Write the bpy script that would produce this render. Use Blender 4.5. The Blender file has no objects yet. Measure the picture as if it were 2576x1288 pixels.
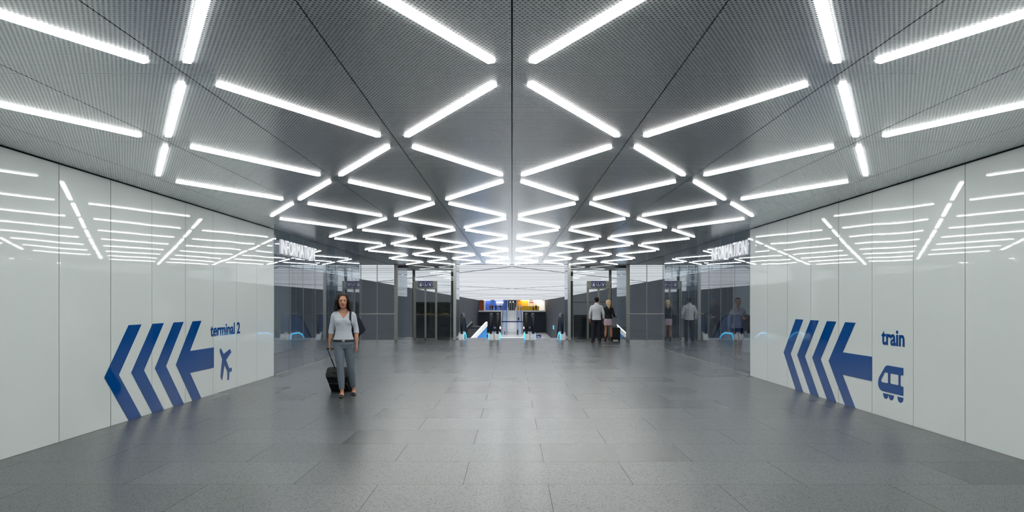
import bpy, bmesh, math, random
from mathutils import Vector, Matrix
from mathutils.geometry import tessellate_polygon

random.seed(7)
SC = bpy.context.scene
COL = SC.collection
PI = math.pi
EYE = 1.56            # eye height of the camera
FPX = 1941.0          # focal length in pixels of the 2576 wide frame
CEIL = 3.108          # ceiling height
XW = 5.048            # half width of the passage
A = 1.11              # ceiling module across
R = 2.22              # ceiling module along
Y0 = 5.222            # first ceiling node in view
YE = Y0 + 12 * R      # far edge of the passage floor
YW = 16.37            # end of the white walls
YG = 25.5             # end of the glass partitions
YB = -4.0             # wall behind the viewer
XO = 7.3              # outer wall of the information offices
XH = 9.6              # half width of the hall
YH = 222.0            # far end of the hall
ZL = -7.2             # lower hall floor


# ------------------------------------------------------------------ helpers
class MB:
    def __init__(self):
        self.v, self.f = [], []

    def add(self, verts, faces):
        n = len(self.v)
        self.v += [tuple(p) for p in verts]
        self.f += [tuple(i + n for i in q) for q in faces]
        return self

    def box(self, x0, x1, y0, y1, z0, z1):
        v = [(x, y, z) for z in (z0, z1) for y in (y0, y1) for x in (x0, x1)]
        return self.add(v, [(0, 2, 3, 1), (4, 5, 7, 6), (0, 1, 5, 4), (2, 6, 7, 3), (0, 4, 6, 2), (1, 3, 7, 5)])

    def obox(self, c, ax, ay, az):
        c, ax, ay, az = Vector(c), Vector(ax), Vector(ay), Vector(az)
        v = [c + sx * ax + sy * ay + sz * az for sz in (-1, 1) for sy in (-1, 1) for sx in (-1, 1)]
        return self.add(v, [(0, 2, 3, 1), (4, 5, 7, 6), (0, 1, 5, 4), (2, 6, 7, 3), (0, 4, 6, 2), (1, 3, 7, 5)])

    def loft(self, rings, cap=True, closed=True):
        n = len(rings[0])
        v = [p for r in rings for p in r]
        f = []
        for i in range(len(rings) - 1):
            for j in range(n if closed else n - 1):
                k = (j + 1) % n
                f.append((i * n + j, i * n + k, (i + 1) * n + k, (i + 1) * n + j))
        if cap:
            f.append(tuple(range(n - 1, -1, -1)))
            m = (len(rings) - 1) * n
            f.append(tuple(range(m, m + n)))
        return self.add(v, f)

    def tube(self, pts, r, n=10, smooth=0, side=None):
        pts = [Vector(p) for p in pts]
        rs = list(r) if isinstance(r, (list, tuple)) and len(r) == len(pts) else [r] * len(pts)
        rs = [q if isinstance(q, (list, tuple)) else (q, q) for q in rs]
        if smooth:
            P, Q = [], []
            for i in range(len(pts) - 1):
                p0, p1, p2, p3 = pts[max(i - 1, 0)], pts[i], pts[i + 1], pts[min(i + 2, len(pts) - 1)]
                for k in range(smooth):
                    t = k / smooth
                    P.append(0.5 * ((2 * p1) + (p2 - p0) * t + (2 * p0 - 5 * p1 + 4 * p2 - p3) * t * t + (3 * p1 - p0 - 3 * p2 + p3) * t ** 3))
                    s = t * t * (3 - 2 * t)
                    Q.append(tuple(rs[i][c] * (1 - s) + rs[i + 1][c] * s for c in (0, 1)))
            P.append(pts[-1]); Q.append(rs[-1])
            pts, rs = P, Q
        rings = []
        u = Vector(side) if side is not None else None
        for i, p in enumerate(pts):
            t = (pts[min(i + 1, len(pts) - 1)] - pts[max(i - 1, 0)])
            t = t.normalized() if t.length > 1e-9 else Vector((0, 0, 1))
            if u is None:
                u = Vector((1, 0, 0)) if abs(t.x) < 0.9 else Vector((0, 1, 0))
            w = u - t * u.dot(t)
            if w.length < 1e-6:
                w = t.orthogonal()
            u = w.normalized()
            b = t.cross(u)
            rings.append([p + u * (rs[i][0] * math.cos(2 * PI * k / n)) + b * (rs[i][1] * math.sin(2 * PI * k / n)) for k in range(n)])
        return self.loft(rings)

    def ell(self, c, r, nu=16, nv=10, M=None):
        c = Vector(c)
        r = r if isinstance(r, (list, tuple)) else (r, r, r)
        v, f = [], []
        def put(p):
            p = Vector(p)
            v.append((M @ p if M else p) + c)
        put((0, 0, -r[2]))
        for i in range(1, nv):
            a = -PI / 2 + PI * i / nv
            for j in range(nu):
                b = 2 * PI * j / nu
                put((r[0] * math.cos(a) * math.cos(b), r[1] * math.cos(a) * math.sin(b), r[2] * math.sin(a)))
        put((0, 0, r[2]))
        for j in range(nu):
            k = (j + 1) % nu
            f.append((0, 1 + k, 1 + j))
            for i in range(nv - 2):
                f.append((1 + i * nu + j, 1 + i * nu + k, 1 + (i + 1) * nu + k, 1 + (i + 1) * nu + j))
            f.append((1 + (nv - 2) * nu + j, 1 + (nv - 2) * nu + k, len(v) - 1))
        return self.add(v, f)

    def prism(self, loops, put, h):
        """loops: outer outline then holes, 2-D points; put(u, w, t) -> 3-D point; t runs 0..h"""
        flat = [p for l in loops for p in l]
        tri = tessellate_polygon([[Vector((p[0], p[1], 0)) for p in l] for l in loops])
        n = len(flat)
        v = [put(p[0], p[1], 0) for p in flat] + [put(p[0], p[1], h) for p in flat]
        f = [tuple(t) for t in tri] + [tuple(i + n for i in reversed(t)) for t in tri]
        o = 0
        for l in loops:
            m = len(l)
            for i in range(m):
                j = (i + 1) % m
                f.append((o + i, o + j, o + j + n, o + i + n))
            o += m
        return self.add(v, f)

    def mesh(self, name='m'):
        me = bpy.data.meshes.new(name)
        me.from_pydata([tuple(p) for p in self.v], [], self.f)
        bm = bmesh.new(); bm.from_mesh(me)
        bmesh.ops.recalc_face_normals(bm, faces=bm.faces)
        bm.to_mesh(me); bm.free()
        return me

    def build(self, name, mat, parent=None, smooth=False, bevel=0, loc=None, seg=2):
        me = self.mesh(name)
        return link(name, me, mat, parent, smooth, bevel, loc, seg)


def link(name, me, mat, parent=None, smooth=False, bevel=0, loc=None, seg=2):
    o = bpy.data.objects.new(name, me)
    COL.objects.link(o)
    me.materials.clear()
    me.materials.append(mat)
    if smooth:
        me.polygons.foreach_set('use_smooth', [True] * len(me.polygons))
        if smooth == 'auto':
            me.set_sharp_from_angle(angle=math.radians(35))
    if bevel:
        b = o.modifiers.new('bevel', 'BEVEL')
        b.width = bevel; b.segments = seg; b.limit_method = 'ANGLE'; b.angle_limit = math.radians(40)
    if parent:
        o.parent = parent
    if loc:
        o.location = loc
    return o


def baked(me, mods):
    """the mesh after the given modifiers"""
    o = bpy.data.objects.new('tmp', me)
    COL.objects.link(o)
    for kind, kw in mods:
        m = o.modifiers.new(kind.lower(), kind)
        for k, val in kw.items():
            setattr(m, k, val)
    dg = bpy.context.evaluated_depsgraph_get()
    dg.update()
    out = bpy.data.meshes.new_from_object(o.evaluated_get(dg))
    bpy.data.objects.remove(o)
    bpy.data.meshes.remove(me)
    return out


def fuse(mb, vox, it=4, cut=None, planes=()):
    me = baked(mb.mesh(), [('REMESH', dict(mode='VOXEL', voxel_size=vox)), ('SMOOTH', dict(factor=0.5, iterations=it))])
    if cut:
        bm = bmesh.new(); bm.from_mesh(me)
        for co, no in planes:
            bmesh.ops.bisect_plane(bm, geom=bm.verts[:] + bm.edges[:] + bm.faces[:], dist=1e-6, plane_co=co, plane_no=no)
        bmesh.ops.delete(bm, geom=[f for f in bm.faces if cut(f.calc_center_median())], context='FACES')
        bm.to_mesh(me); bm.free()
    return me


def tag(o, label=None, cat=None, group=None, kind=None):
    if label: o['label'] = label
    if cat: o['category'] = cat
    if group: o['group'] = group
    if kind: o['kind'] = kind
    return o


def empty(name, loc=(0, 0, 0), rz=0, label=None, cat=None, group=None, kind=None):
    o = bpy.data.objects.new(name, None)
    COL.objects.link(o)
    o.empty_display_size = 0.1
    o.location = loc
    o.rotation_euler = (0, 0, rz)
    return tag(o, label, cat, group, kind)


def dup(root, label=None, parent=None):
    c = root.copy(); COL.objects.link(c)
    if parent: c.parent = parent
    if label: c['label'] = label
    for ch in list(root.children):
        dup(ch, None, c)
    return c


# ------------------------------------------------------------------ materials
def srgb(r, g, b):
    def q(x):
        x /= 255.0
        return x / 12.92 if x <= 0.04045 else ((x + 0.055) / 1.055) ** 2.4
    return (q(r), q(g), q(b), 1)


def mat(name, col, rough=0.5, metal=0.0, noise=0.0, scale=8.0, bump=0.0, bscale=40.0, spec=None, emit=None, strength=0.0):
    m = bpy.data.materials.new(name)
    m.use_nodes = True
    nt = m.node_tree
    b = nt.nodes['Principled BSDF']
    b.inputs['Roughness'].default_value = rough
    b.inputs['Metallic'].default_value = metal
    if spec is not None:
        b.inputs['Specular IOR Level'].default_value = spec
    if emit:
        b.inputs['Emission Color'].default_value = emit
        b.inputs['Emission Strength'].default_value = strength
    b.inputs['Base Color'].default_value = col
    tc = nt.nodes.new('ShaderNodeTexCoord')
    if noise:
        n = nt.nodes.new('ShaderNodeTexNoise')
        n.inputs['Scale'].default_value = scale
        n.inputs['Detail'].default_value = 4
        nt.links.new(tc.outputs['Object'], n.inputs['Vector'])
        mx = nt.nodes.new('ShaderNodeMix'); mx.data_type = 'RGBA'
        mx.inputs[6].default_value = tuple(c * (1 - noise) for c in col[:3]) + (1,)
        mx.inputs[7].default_value = tuple(min(1, c * (1 + noise)) for c in col[:3]) + (1,)
        nt.links.new(n.outputs['Fac'], mx.inputs[0])
        nt.links.new(mx.outputs[2], b.inputs['Base Color'])
    if bump:
        n = nt.nodes.new('ShaderNodeTexNoise')
        n.inputs['Scale'].default_value = bscale
        nt.links.new(tc.outputs['Object'], n.inputs['Vector'])
        bp = nt.nodes.new('ShaderNodeBump')
        bp.inputs['Strength'].default_value = bump
        bp.inputs['Distance'].default_value = 0.01
        nt.links.new(n.outputs['Fac'], bp.inputs['Height'])
        nt.links.new(bp.outputs['Normal'], b.inputs['Normal'])
    return m


class NT:
    """small helper for writing node maths"""
    def __init__(self, name):
        self.m = bpy.data.materials.new(name)
        self.m.use_nodes = True
        self.nt = self.m.node_tree
        self.b = self.nt.nodes['Principled BSDF']

    def new(self, t, **kw):
        n = self.nt.nodes.new(t)
        for k, v in kw.items():
            setattr(n, k, v)
        return n

    def l(self, a, b):
        self.nt.links.new(a, b)

    def math(self, op, a, b=None, c=None):
        n = self.new('ShaderNodeMath', operation=op)
        for i, x in enumerate((a, b, c)):
            if x is None: continue
            if isinstance(x, (int, float)):
                n.inputs[i].default_value = x
            else:
                self.l(x, n.inputs[i])
        return n.outputs[0]

    def mix(self, fac, a, b):
        n = self.new('ShaderNodeMix', data_type='RGBA')
        for i, x in ((0, fac), (6, a), (7, b)):
            if isinstance(x, (int, float, tuple)):
                n.inputs[i].default_value = x
            else:
                self.l(x, n.inputs[i])
        return n.outputs[2]

    def pos(self):
        g = self.new('ShaderNodeNewGeometry')
        s = self.new('ShaderNodeSeparateXYZ')
        self.l(g.outputs['Position'], s.inputs[0])
        return g.outputs['Position'], s.outputs[0], s.outputs[1], s.outputs[2]


def mat_ceiling():
    n = NT('perforated_metal')
    P, x, y, z = n.pos()
    p, q, r = 0.028, 0.0558, 0.0072
    def cell(off):
        u = n.math('MULTIPLY', n.math('SUBTRACT', n.math('FRACT', n.math('ADD', n.math('MULTIPLY', x, 1 / p), off + 0.5)), 0.5), p)
        v = n.math('MULTIPLY', n.math('SUBTRACT', n.math('FRACT', n.math('ADD', n.math('MULTIPLY', y, 1 / q), off + 0.5)), 0.5), q)
        return n.math('SQRT', n.math('ADD', n.math('MULTIPLY', u, u), n.math('MULTIPLY', v, v)))
    d = n.math('MINIMUM', cell(0.0), cell(0.5))
    hole = n.math('LESS_THAN', d, r)
    c = n.mix(hole, CEIL_COL, (0.022, 0.025, 0.028, 1))
    n.l(c, n.b.inputs['Base Color'])
    n.b.inputs['Roughness'].default_value = 0.24
    n.b.inputs['Specular IOR Level'].default_value = 1.0
    n.l(n.math('MULTIPLY', n.math('SUBTRACT', 1.0, hole), 0.5), n.b.inputs['Metallic'])
    return n.m


def mat_floor():
    n = NT('granite_tiles')
    P, x, y, z = n.pos()
    DY, DX, YB0, XB0 = 0.943, 1.455, 6.601, 1.037
    ry = n.math('MULTIPLY', n.math('SUBTRACT', y, YB0), 1 / DY)
    row = n.math('FLOOR', ry)
    fy = n.math('FRACT', ry)
    odd = n.math('MODULO', n.math('ADD', row, 1000.0), 2.0)
    rx = n.math('ADD', n.math('MULTIPLY', n.math('SUBTRACT', x, XB0), 1 / DX), n.math('MULTIPLY', odd, 0.5))
    cx = n.math('FLOOR', rx)
    fx = n.math('FRACT', rx)
    cb = n.new('ShaderNodeCombineXYZ'); n.l(cx, cb.inputs[0]); n.l(row, cb.inputs[1])
    wn = n.new('ShaderNodeTexWhiteNoise', noise_dimensions='2D'); n.l(cb.outputs[0], wn.inputs['Vector'])
    tone = wn.outputs['Value']
    base = n.mix(tone, FLOOR_A, FLOOR_B)
    # fine mottling, then sparse dark and light grains
    t = n.new('ShaderNodeTexNoise'); t.inputs['Scale'].default_value = 130; t.inputs['Detail'].default_value = 2
    n.l(P, t.inputs['Vector'])
    base = n.mix(n.math('MULTIPLY', t.outputs['Fac'], 0.5), base, (0.03, 0.033, 0.036, 1))
    def grain(scale, size, keep):
        v = n.new('ShaderNodeTexVoronoi', voronoi_dimensions='2D'); v.inputs['Scale'].default_value = scale
        mp = n.new('ShaderNodeMapping'); mp.inputs['Rotation'].default_value = (0, 0, 0.4); mp.inputs['Scale'].default_value = (1, 1.5, 1)
        n.l(P, mp.inputs['Vector']); n.l(mp.outputs[0], v.inputs['Vector'])
        sp = n.new('ShaderNodeSeparateColor'); n.l(v.outputs['Color'], sp.inputs[0])
        near = n.math('LESS_THAN', v.outputs['Distance'], n.math('MULTIPLY', sp.outputs[1], size))
        return n.math('MULTIPLY', near, n.math('LESS_THAN', sp.outputs[0], keep))
    g1 = n.math('MAXIMUM', grain(46, 0.42, 0.42), grain(92, 0.5, 0.34))
    base = n.mix(n.math('MULTIPLY', g1, 0.93), base, (0.012, 0.014, 0.016, 1))
    base = n.mix(n.math('MULTIPLY', grain(75, 0.4, 0.25), 0.5), base, (0.3, 0.31, 0.315, 1))
    n.l(n.math('SUBTRACT', 0.36, n.math('MULTIPLY', g1, 0.24)), n.b.inputs['Specular IOR Level'])
    ex = n.math('MULTIPLY', n.math('MINIMUM', fx, n.math('SUBTRACT', 1.0, fx)), DX)
    ey = n.math('MULTIPLY', n.math('MINIMUM', fy, n.math('SUBTRACT', 1.0, fy)), DY)
    joint = n.math('LESS_THAN', n.math('MINIMUM', ex, ey), 0.0022)
    base = n.mix(joint, base, (0.02, 0.022, 0.024, 1))
    n.l(base, n.b.inputs['Base Color'])
    rg = n.math('ADD', n.math('MULTIPLY', tone, 0.02), FLOOR_ROUGH)
    rg = n.math('ADD', rg, n.math('MULTIPLY', joint, 0.4))
    n.l(rg, n.b.inputs['Roughness'])
    return n.m


def mat_wallglass(name, col, tilt=True):
    n = NT(name)
    n.b.inputs['Base Color'].default_value = col
    n.b.inputs['Roughness'].default_value = 0.025
    n.b.inputs['Specular IOR Level'].default_value = 0.5
    if tilt:
        P, x, y, z = n.pos()
        t = n.new('ShaderNodeTexNoise'); t.inputs['Scale'].default_value = 0.9; t.inputs['Detail'].default_value = 0
        n.l(P, t.inputs['Vector'])
        bp = n.new('ShaderNodeBump'); bp.inputs['Strength'].default_value = 1.0; bp.inputs['Distance'].default_value = 0.0035
        n.l(t.outputs['Fac'], bp.inputs['Height'])
        n.l(bp.outputs['Normal'], n.b.inputs['Normal'])
    return n.m


def mat_glass(name, tint, f0=0.045, haze=0.0, hazecol=(0.3, 0.35, 0.4, 1), gain=1.0):
    """clear pane: transparent and mirror mixed by the angle of view (same from both faces)"""
    n = NT(name)
    nt = n.nt
    nt.nodes.remove(n.b)
    g = n.new('ShaderNodeNewGeometry')
    dt = n.new('ShaderNodeVectorMath', operation='DOT_PRODUCT')
    n.l(g.outputs['Incoming'], dt.inputs[0]); n.l(g.outputs['Normal'], dt.inputs[1])
    c = n.math('SUBTRACT', 1.0, n.math('ABSOLUTE', dt.outputs['Value']))
    fr = n.math('ADD', n.math('MULTIPLY', n.math('POWER', c, 5.0), (1 - f0) * gain), f0)
    fr = n.math('MINIMUM', fr, 1.0)
    tr = n.new('ShaderNodeBsdfTransparent'); tr.inputs[0].default_value = tint
    gl = n.new('ShaderNodeBsdfGlossy'); gl.inputs['Roughness'].default_value = 0.0
    gl.inputs[0].default_value = (0.95, 0.97, 1, 1)
    mx = n.new('ShaderNodeMixShader')
    out = nt.nodes['Material Output']
    first = tr.outputs[0]
    if haze:
        df = n.new('ShaderNodeBsdfDiffuse'); df.inputs[0].default_value = hazecol
        m2 = n.new('ShaderNodeMixShader'); m2.inputs[0].default_value = haze
        n.l(tr.outputs[0], m2.inputs[1]); n.l(df.outputs[0], m2.inputs[2])
        first = m2.outputs[0]
    n.l(fr, mx.inputs[0]); n.l(first, mx.inputs[1]); n.l(gl.outputs[0], mx.inputs[2])
    n.l(mx.outputs[0], out.inputs[0])
    return n.m


def mat_luminous():
    """backlit louvre ceiling of the hall: bright sheets between darker slats"""
    n = NT('luminous_louvre')
    P, x, y, z = n.pos()
    s = n.math('FRACT', n.math('MULTIPLY', y, 1 / 1.85))
    slat = n.math('LESS_THAN', s, 0.3)
    t = n.new('ShaderNodeTexNoise'); t.inputs['Scale'].default_value = 1.0; t.inputs['Detail'].default_value = 1
    mp = n.new('ShaderNodeMapping'); mp.inputs['Scale'].default_value = (0.06, 0.54, 1)
    n.l(P, mp.inputs['Vector']); n.l(mp.outputs[0], t.inputs['Vector'])
    k = n.math('ADD', 0.55, n.math('MULTIPLY', t.outputs['Fac'], 0.75))
    k = n.math('MULTIPLY', k, n.math('SUBTRACT', 1.0, n.math('MULTIPLY', slat, 0.42)))
    n.b.inputs['Base Color'].default_value = (0.08, 0.08, 0.085, 1)
    n.b.inputs['Specular IOR Level'].default_value = 0.0
    n.b.inputs['Emission Color'].default_value = (0.93, 0.96, 1, 1)
    n.l(n.math('MULTIPLY', k, HALL_EMIT), n.b.inputs['Emission Strength'])
    return n.m


def mat_darkwall():
    n = NT('charcoal_cladding')
    P, x, y, z = n.pos()
    s = n.math('FRACT', n.math('MULTIPLY', z, 1 / 0.16))
    line = n.math('LESS_THAN', s, 0.12)
    t = n.new('ShaderNodeTexNoise'); t.inputs['Scale'].default_value = 0.6; t.inputs['Detail'].default_value = 5
    n.l(P, t.inputs['Vector'])
    c = n.mix(t.outputs['Fac'], srgb(38, 44, 51), srgb(58, 64, 72))
    c = n.mix(n.math('MULTIPLY', line, 0.25), c, srgb(30, 33, 38))
    n.l(c, n.b.inputs['Base Color'])
    n.b.inputs['Roughness'].default_value = 0.6
    n.b.inputs['Specular IOR Level'].default_value = 0.25
    return n.m


def mat_reflected_green():
    """leaf tones standing in for greenery reflected in the lift glass"""
    n = NT('reflection_leaves')
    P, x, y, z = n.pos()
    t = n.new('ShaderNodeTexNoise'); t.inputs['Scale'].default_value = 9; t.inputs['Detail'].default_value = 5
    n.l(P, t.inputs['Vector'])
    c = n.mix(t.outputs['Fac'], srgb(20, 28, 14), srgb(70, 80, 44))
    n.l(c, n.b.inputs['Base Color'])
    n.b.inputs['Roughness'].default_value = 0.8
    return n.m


CEIL_COL = (0.72, 0.765, 0.79, 1)
FLOOR_A = srgb(64, 70, 73)
FLOOR_B = srgb(100, 105, 107)
FLOOR_ROUGH = 0.27
HALL_EMIT = 0.86
LAMP = 23.5
HALL_FILL = 3000.0

M = dict(
    ceiling=mat_ceiling(), floor=mat_floor(), wall=mat_wallglass('back_painted_glass', srgb(222, 230, 229)),
    gap=mat('shadow_gap', (0.02, 0.022, 0.025, 1), 0.6), dark=mat_darkwall(),
    plainceil=mat('plain_ceiling', (0.6, 0.62, 0.63, 1), 0.5, noise=0.05),
    grey=mat('grey_plaster', srgb(205, 212, 214), 0.5, noise=0.05, scale=1.5),
    blue=mat_wallglass('blue_vinyl', srgb(0, 74, 146)),
    lamp=mat('lamp_diffuser', (1, 1, 1, 1), 0.4, emit=(1, 0.985, 0.955, 1), strength=LAMP),
    housing=mat('lamp_housing', srgb(200, 203, 205), 0.4),
    steel=mat('brushed_steel', srgb(172, 174, 170), 0.38, metal=0.35, noise=0.08, scale=30),
    mullion=mat('pale_seal', srgb(176, 184, 190), 0.35),
    darksteel=mat('dark_steel', srgb(62, 66, 68), 0.35, metal=0.6, noise=0.1),
    glass=mat_glass('partition_glass', (0.8, 0.84, 0.87, 1), 0.06, gain=1.15),
    clear=mat_glass('clear_glass', (0.93, 0.95, 0.95, 1), 0.025),
    side=mat_glass('blue_grey_glass', (0.72, 0.78, 0.84, 1), 0.05, haze=0.42, hazecol=(0.40, 0.47, 0.56, 1)),
    luminous=mat_luminous(),
    white=mat('white_paint', srgb(225, 228, 230), 0.35, noise=0.03),
    letter=mat('lit_letter', (0.8, 0.82, 0.86, 1), 0.35, emit=(0.9, 0.93, 1, 1), strength=0.32),
    rubber=mat('black_rubber', srgb(24, 25, 27), 0.38, noise=0.1),
    fill_lamp=mat('fill_lamp_lens', (1, 1, 1, 1), 0.4, emit=(1, 0.97, 0.93, 1), strength=70.0),
    cyan=mat('cyan_light', (0, 0.4, 0.8, 1), 0.4, emit=(0.02, 0.52, 1, 1), strength=3.2),
    balus=mat_glass('balustrade_glass', (0.62, 0.72, 0.84, 1), 0.06, haze=0.4, hazecol=(0.25, 0.42, 0.75, 1)),
    signblue=mat('sign_blue', srgb(8, 25, 92), 0.6, noise=0.04, spec=0.2),
    icon=mat('icon_white', srgb(222, 226, 232), 0.4, noise=0.02),
    header=mat('lift_metal', srgb(128, 132, 126), 0.4, metal=0.5, noise=0.1, scale=12),
    reflected_green=mat_reflected_green(), gold=mat('gold_reflection', srgb(190, 160, 88), 0.8, noise=0.4, scale=20),
    step=mat('step_metal', srgb(96, 98, 100), 0.45, metal=0.6, noise=0.2, scale=20),
    skin=mat('skin', srgb(196, 142, 114), 0.5, noise=0.06, scale=10), skin2=mat('tan_skin', srgb(150, 100, 75), 0.5, noise=0.06, scale=10),
    lips=mat('lips', srgb(165, 52, 50), 0.4), hairdark=mat('dark_hair', srgb(20, 13, 11), 0.5, noise=0.3, scale=30, spec=0.25),
    hairblond=mat('blond_hair', srgb(205, 176, 136), 0.5, noise=0.3, scale=24, spec=0.3),
    eyewhite=mat('eye_white', srgb(215, 212, 208), 0.3), iris=mat('iris', srgb(35, 24, 18), 0.25),
    knit=mat('pale_knit', srgb(196, 204, 212), 0.85, noise=0.05, scale=18, bump=0.35, bscale=14),
    denim=mat('washed_denim', srgb(104, 116, 128), 0.85, noise=0.18, scale=6, bump=0.25, bscale=22),
    leather=mat('black_leather', srgb(18, 18, 20), 0.4, noise=0.2), navy=mat('navy_fabric', srgb(22, 27, 44), 0.75, noise=0.15, bump=0.2, bscale=30),
    luggage=mat('black_nylon', srgb(17, 18, 21), 0.7, noise=0.2, bump=0.2, bscale=60),
    shirt=mat('white_shirt', srgb(206, 209, 214), 0.85, noise=0.05, bump=0.4, bscale=12),
    lilac=mat('lilac_shirt', srgb(172, 168, 184), 0.85, noise=0.06, bump=0.35, bscale=13),
    darknavy=mat('dark_trousers', srgb(24, 29, 42), 0.85, noise=0.12), black=mat('black_cloth', srgb(16, 17, 20), 0.85, noise=0.15, bump=0.2, bscale=16),
    pink=mat('pale_pink_skirt', srgb(206, 184, 194), 0.85, noise=0.05), wine=mat('wine_leather', srgb(70, 26, 28), 0.45),
    charcoal=mat('charcoal_wool', srgb(52, 54, 60), 0.9, noise=0.12), brown=mat('brown_leather', srgb(80, 42, 28), 0.45),
    shadeblue=mat('shop_blue', srgb(52, 88, 168), 0.5, noise=0.12, scale=0.6), orange=mat('shop_orange', srgb(238, 168, 40), 0.5, noise=0.1, scale=0.5),
    cream=mat('shop_cream', srgb(232, 214, 184), 0.5, noise=0.05), rust=mat('rust_panel', srgb(176, 86, 44), 0.55, noise=0.12),
    yellow=mat('yellow_counter', srgb(222, 180, 30), 0.45, noise=0.1), palegrey=mat('pale_grey', srgb(225, 228, 230), 0.5, noise=0.04),
    paleblue=mat('pale_blue_panel', srgb(205, 220, 240), 0.4, noise=0.05), red=mat('red_cloth', srgb(170, 60, 45), 0.8),
    posterblue=mat('printed_blue', srgb(70, 140, 210), 0.45, noise=0.5, scale=3),
    shoplight=mat('shop_light', (1, 1, 1, 1), 0.4, emit=(1, 0.96, 0.9, 1), strength=5.0),
    reflection_backing=mat('reflection_dark', srgb(24, 32, 20), 0.9, noise=0.4, scale=12),
    lower=mat('hall_floor', srgb(200, 204, 208), 0.3, noise=0.06, scale=0.8),
    concrete=mat('floor_edge', srgb(168, 170, 172), 0.5, noise=0.05),
)
# ------------------------------------------------------------------ room shell
def structure(o):
    o['kind'] = 'structure'
    return o

# floor
fl = MB()
fl.box(-XW - 0.12, XW + 0.12, YB, YW, -0.3, 0)
fl.box(-XO, XO, YW, YG, -0.3, 0)
fl.box(-XH, XH, YG, YE, -0.3, 0)
structure(fl.build('floor', M['floor']))

# ceiling of perforated panels
ce = MB()
cols = [i * A for i in range(-4, 5)]
edges = [-XW + 0.012] + cols + [XW - 0.012]
for k in range(-5, 12):
    ya, yb = Y0 + k * R, Y0 + (k + 1) * R
    for x0, x1 in zip(edges[:-1], edges[1:]):
        ce.box(x0 + 0.0045, x1 - 0.0045, ya + 0.0028, yb - 0.0028, CEIL, CEIL + 0.02)
structure(ce.build('ceiling', M['ceiling']))
cv = MB()
cv.box(-XH, XH, YB, YE, CEIL + 0.05, CEIL + 0.25)
structure(cv.build('ceiling_void', M['gap']))
cs = MB()
for s in (-1, 1):
    cs.box(min(s * XW + s * 0.02, s * XH), max(s * XW + s * 0.02, s * XH), YW - 0.2, YE, CEIL, CEIL + 0.04)
structure(cs.build('ceiling_side', M['plainceil']))
cf = MB(); cf.box(-XH, XH, YE, YE + 0.04, CEIL - 0.012, CEIL + 0.25)
structure(cf.build('trim_1', M['darksteel']))

# side walls of white back-painted glass panels
def side_wall(s, name):
    w = MB()
    y = YW
    while y > YB:
        ya = max(y - A, YB)
        t1, t2 = random.uniform(-1, 1) * 0.0012, random.uniform(-1, 1) * 0.0012
        g = 0.0055
        xi = [s * (XW + 0.0015 + t1), s * (XW + 0.0015 + t2)]
        xo = s * (XW + 0.03)
        b = 0.002
        v = [(xi[0], ya + g, b), (xi[1], y - g, b), (xi[1], y - g, CEIL - 0.012), (xi[0], ya + g, CEIL - 0.012),
             (xo, ya + g, b), (xo, y - g, b), (xo, y - g, CEIL - 0.012), (xo, ya + g, CEIL - 0.012)]
        w.add(v, [(0, 1, 2, 3), (7, 6, 5, 4), (0, 4, 5, 1), (3, 2, 6, 7), (0, 3, 7, 4), (1, 5, 6, 2)])
        y = ya
    o = structure(w.build(name, M['wall']))
    bk = MB(); bk.box(min(s * (XW + 0.03), s * (XW + 0.12)), max(s * (XW + 0.03), s * (XW + 0.12)), YB, YW - 0.002, 0, CEIL + 0.05)
    y = YW - A
    while y > YB + .1:
        bk.box(min(s * (XW + 0.0042), s * (XW + 0.031)), max(s * (XW + 0.0042), s * (XW + 0.031)), y - .0052, y + .0052, 0.002, CEIL - 0.012)
        y -= A
    bk.build('wall_backing', M['gap'], o)
side_wall(-1, 'wall_left')
side_wall(1, 'wall_right')
wb = MB(); wb.box(-XW - 0.1, XW + 0.1, YB - 0.1, YB, 0, CEIL + 0.05)
structure(wb.build('wall_back', M['grey']))
# outer walls of the offices and their closing walls next to the white panels
for s, nm in ((-1, 'left'), (1, 'right')):
    o = MB(); o.box(min(s * XO, s * (XO + 0.12)), max(s * XO, s * (XO + 0.12)), YW - 0.1, YG, -0.3, CEIL)
    structure(o.build('wall_office_' + nm, M['grey']))
    o = MB(); o.box(min(s * (XW + 0.12), s * XO), max(s * (XW + 0.12), s * XO), YW - 0.1, YW - 0.002, 0, CEIL)
    structure(o.build('wall_office_end_' + nm, M['grey']))
    o = MB(); o.box(min(s * (XO + 0.12), s * XH), max(s * (XO + 0.12), s * XH), YG - 0.1, YG, 0, CEIL)
    structure(o.build('wall_landing_' + nm, M['grey']))

# hall beyond the edge
def hz(y):
    return EYE + 1.548 - 0.0051 * (y - YE)
for s, nm in ((-1, 'left'), (1, 'right')):
    w = MB()
    xa, xb = s * XH, s * (XH + 0.3)
    v = []
    for y in (YG, YE, YH):
        zt = hz(y) if y >= YE else CEIL
        v += [(xa, y, ZL), (xa, y, zt), (xb, y, zt), (xb, y, ZL)]
    w.add(v, [(0, 4, 5, 1), (4, 8, 9, 5), (3, 2, 6, 7), (7, 6, 10, 11), (1, 5, 6, 2), (5, 9, 10, 6), (0, 1, 2, 3), (8, 11, 10, 9), (0, 3, 7, 4), (4, 7, 11, 8)])
    structure(w.build('wall_hall_' + nm, M['dark']))
hc = MB()
ya, yb = YE + 0.05, YH
hc.add([(-XH, ya, hz(ya)), (XH, ya, hz(ya)), (XH, yb, hz(yb)), (-XH, yb, hz(yb)), (-XH, ya, hz(ya) + .2), (XH, ya, hz(ya) + .2), (XH, yb, hz(yb) + .2), (-XH, yb, hz(yb) + .2)],
       [(0, 3, 2, 1), (4, 5, 6, 7), (0, 1, 5, 4), (1, 2, 6, 5), (2, 3, 7, 6), (3, 0, 4, 7)])
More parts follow.
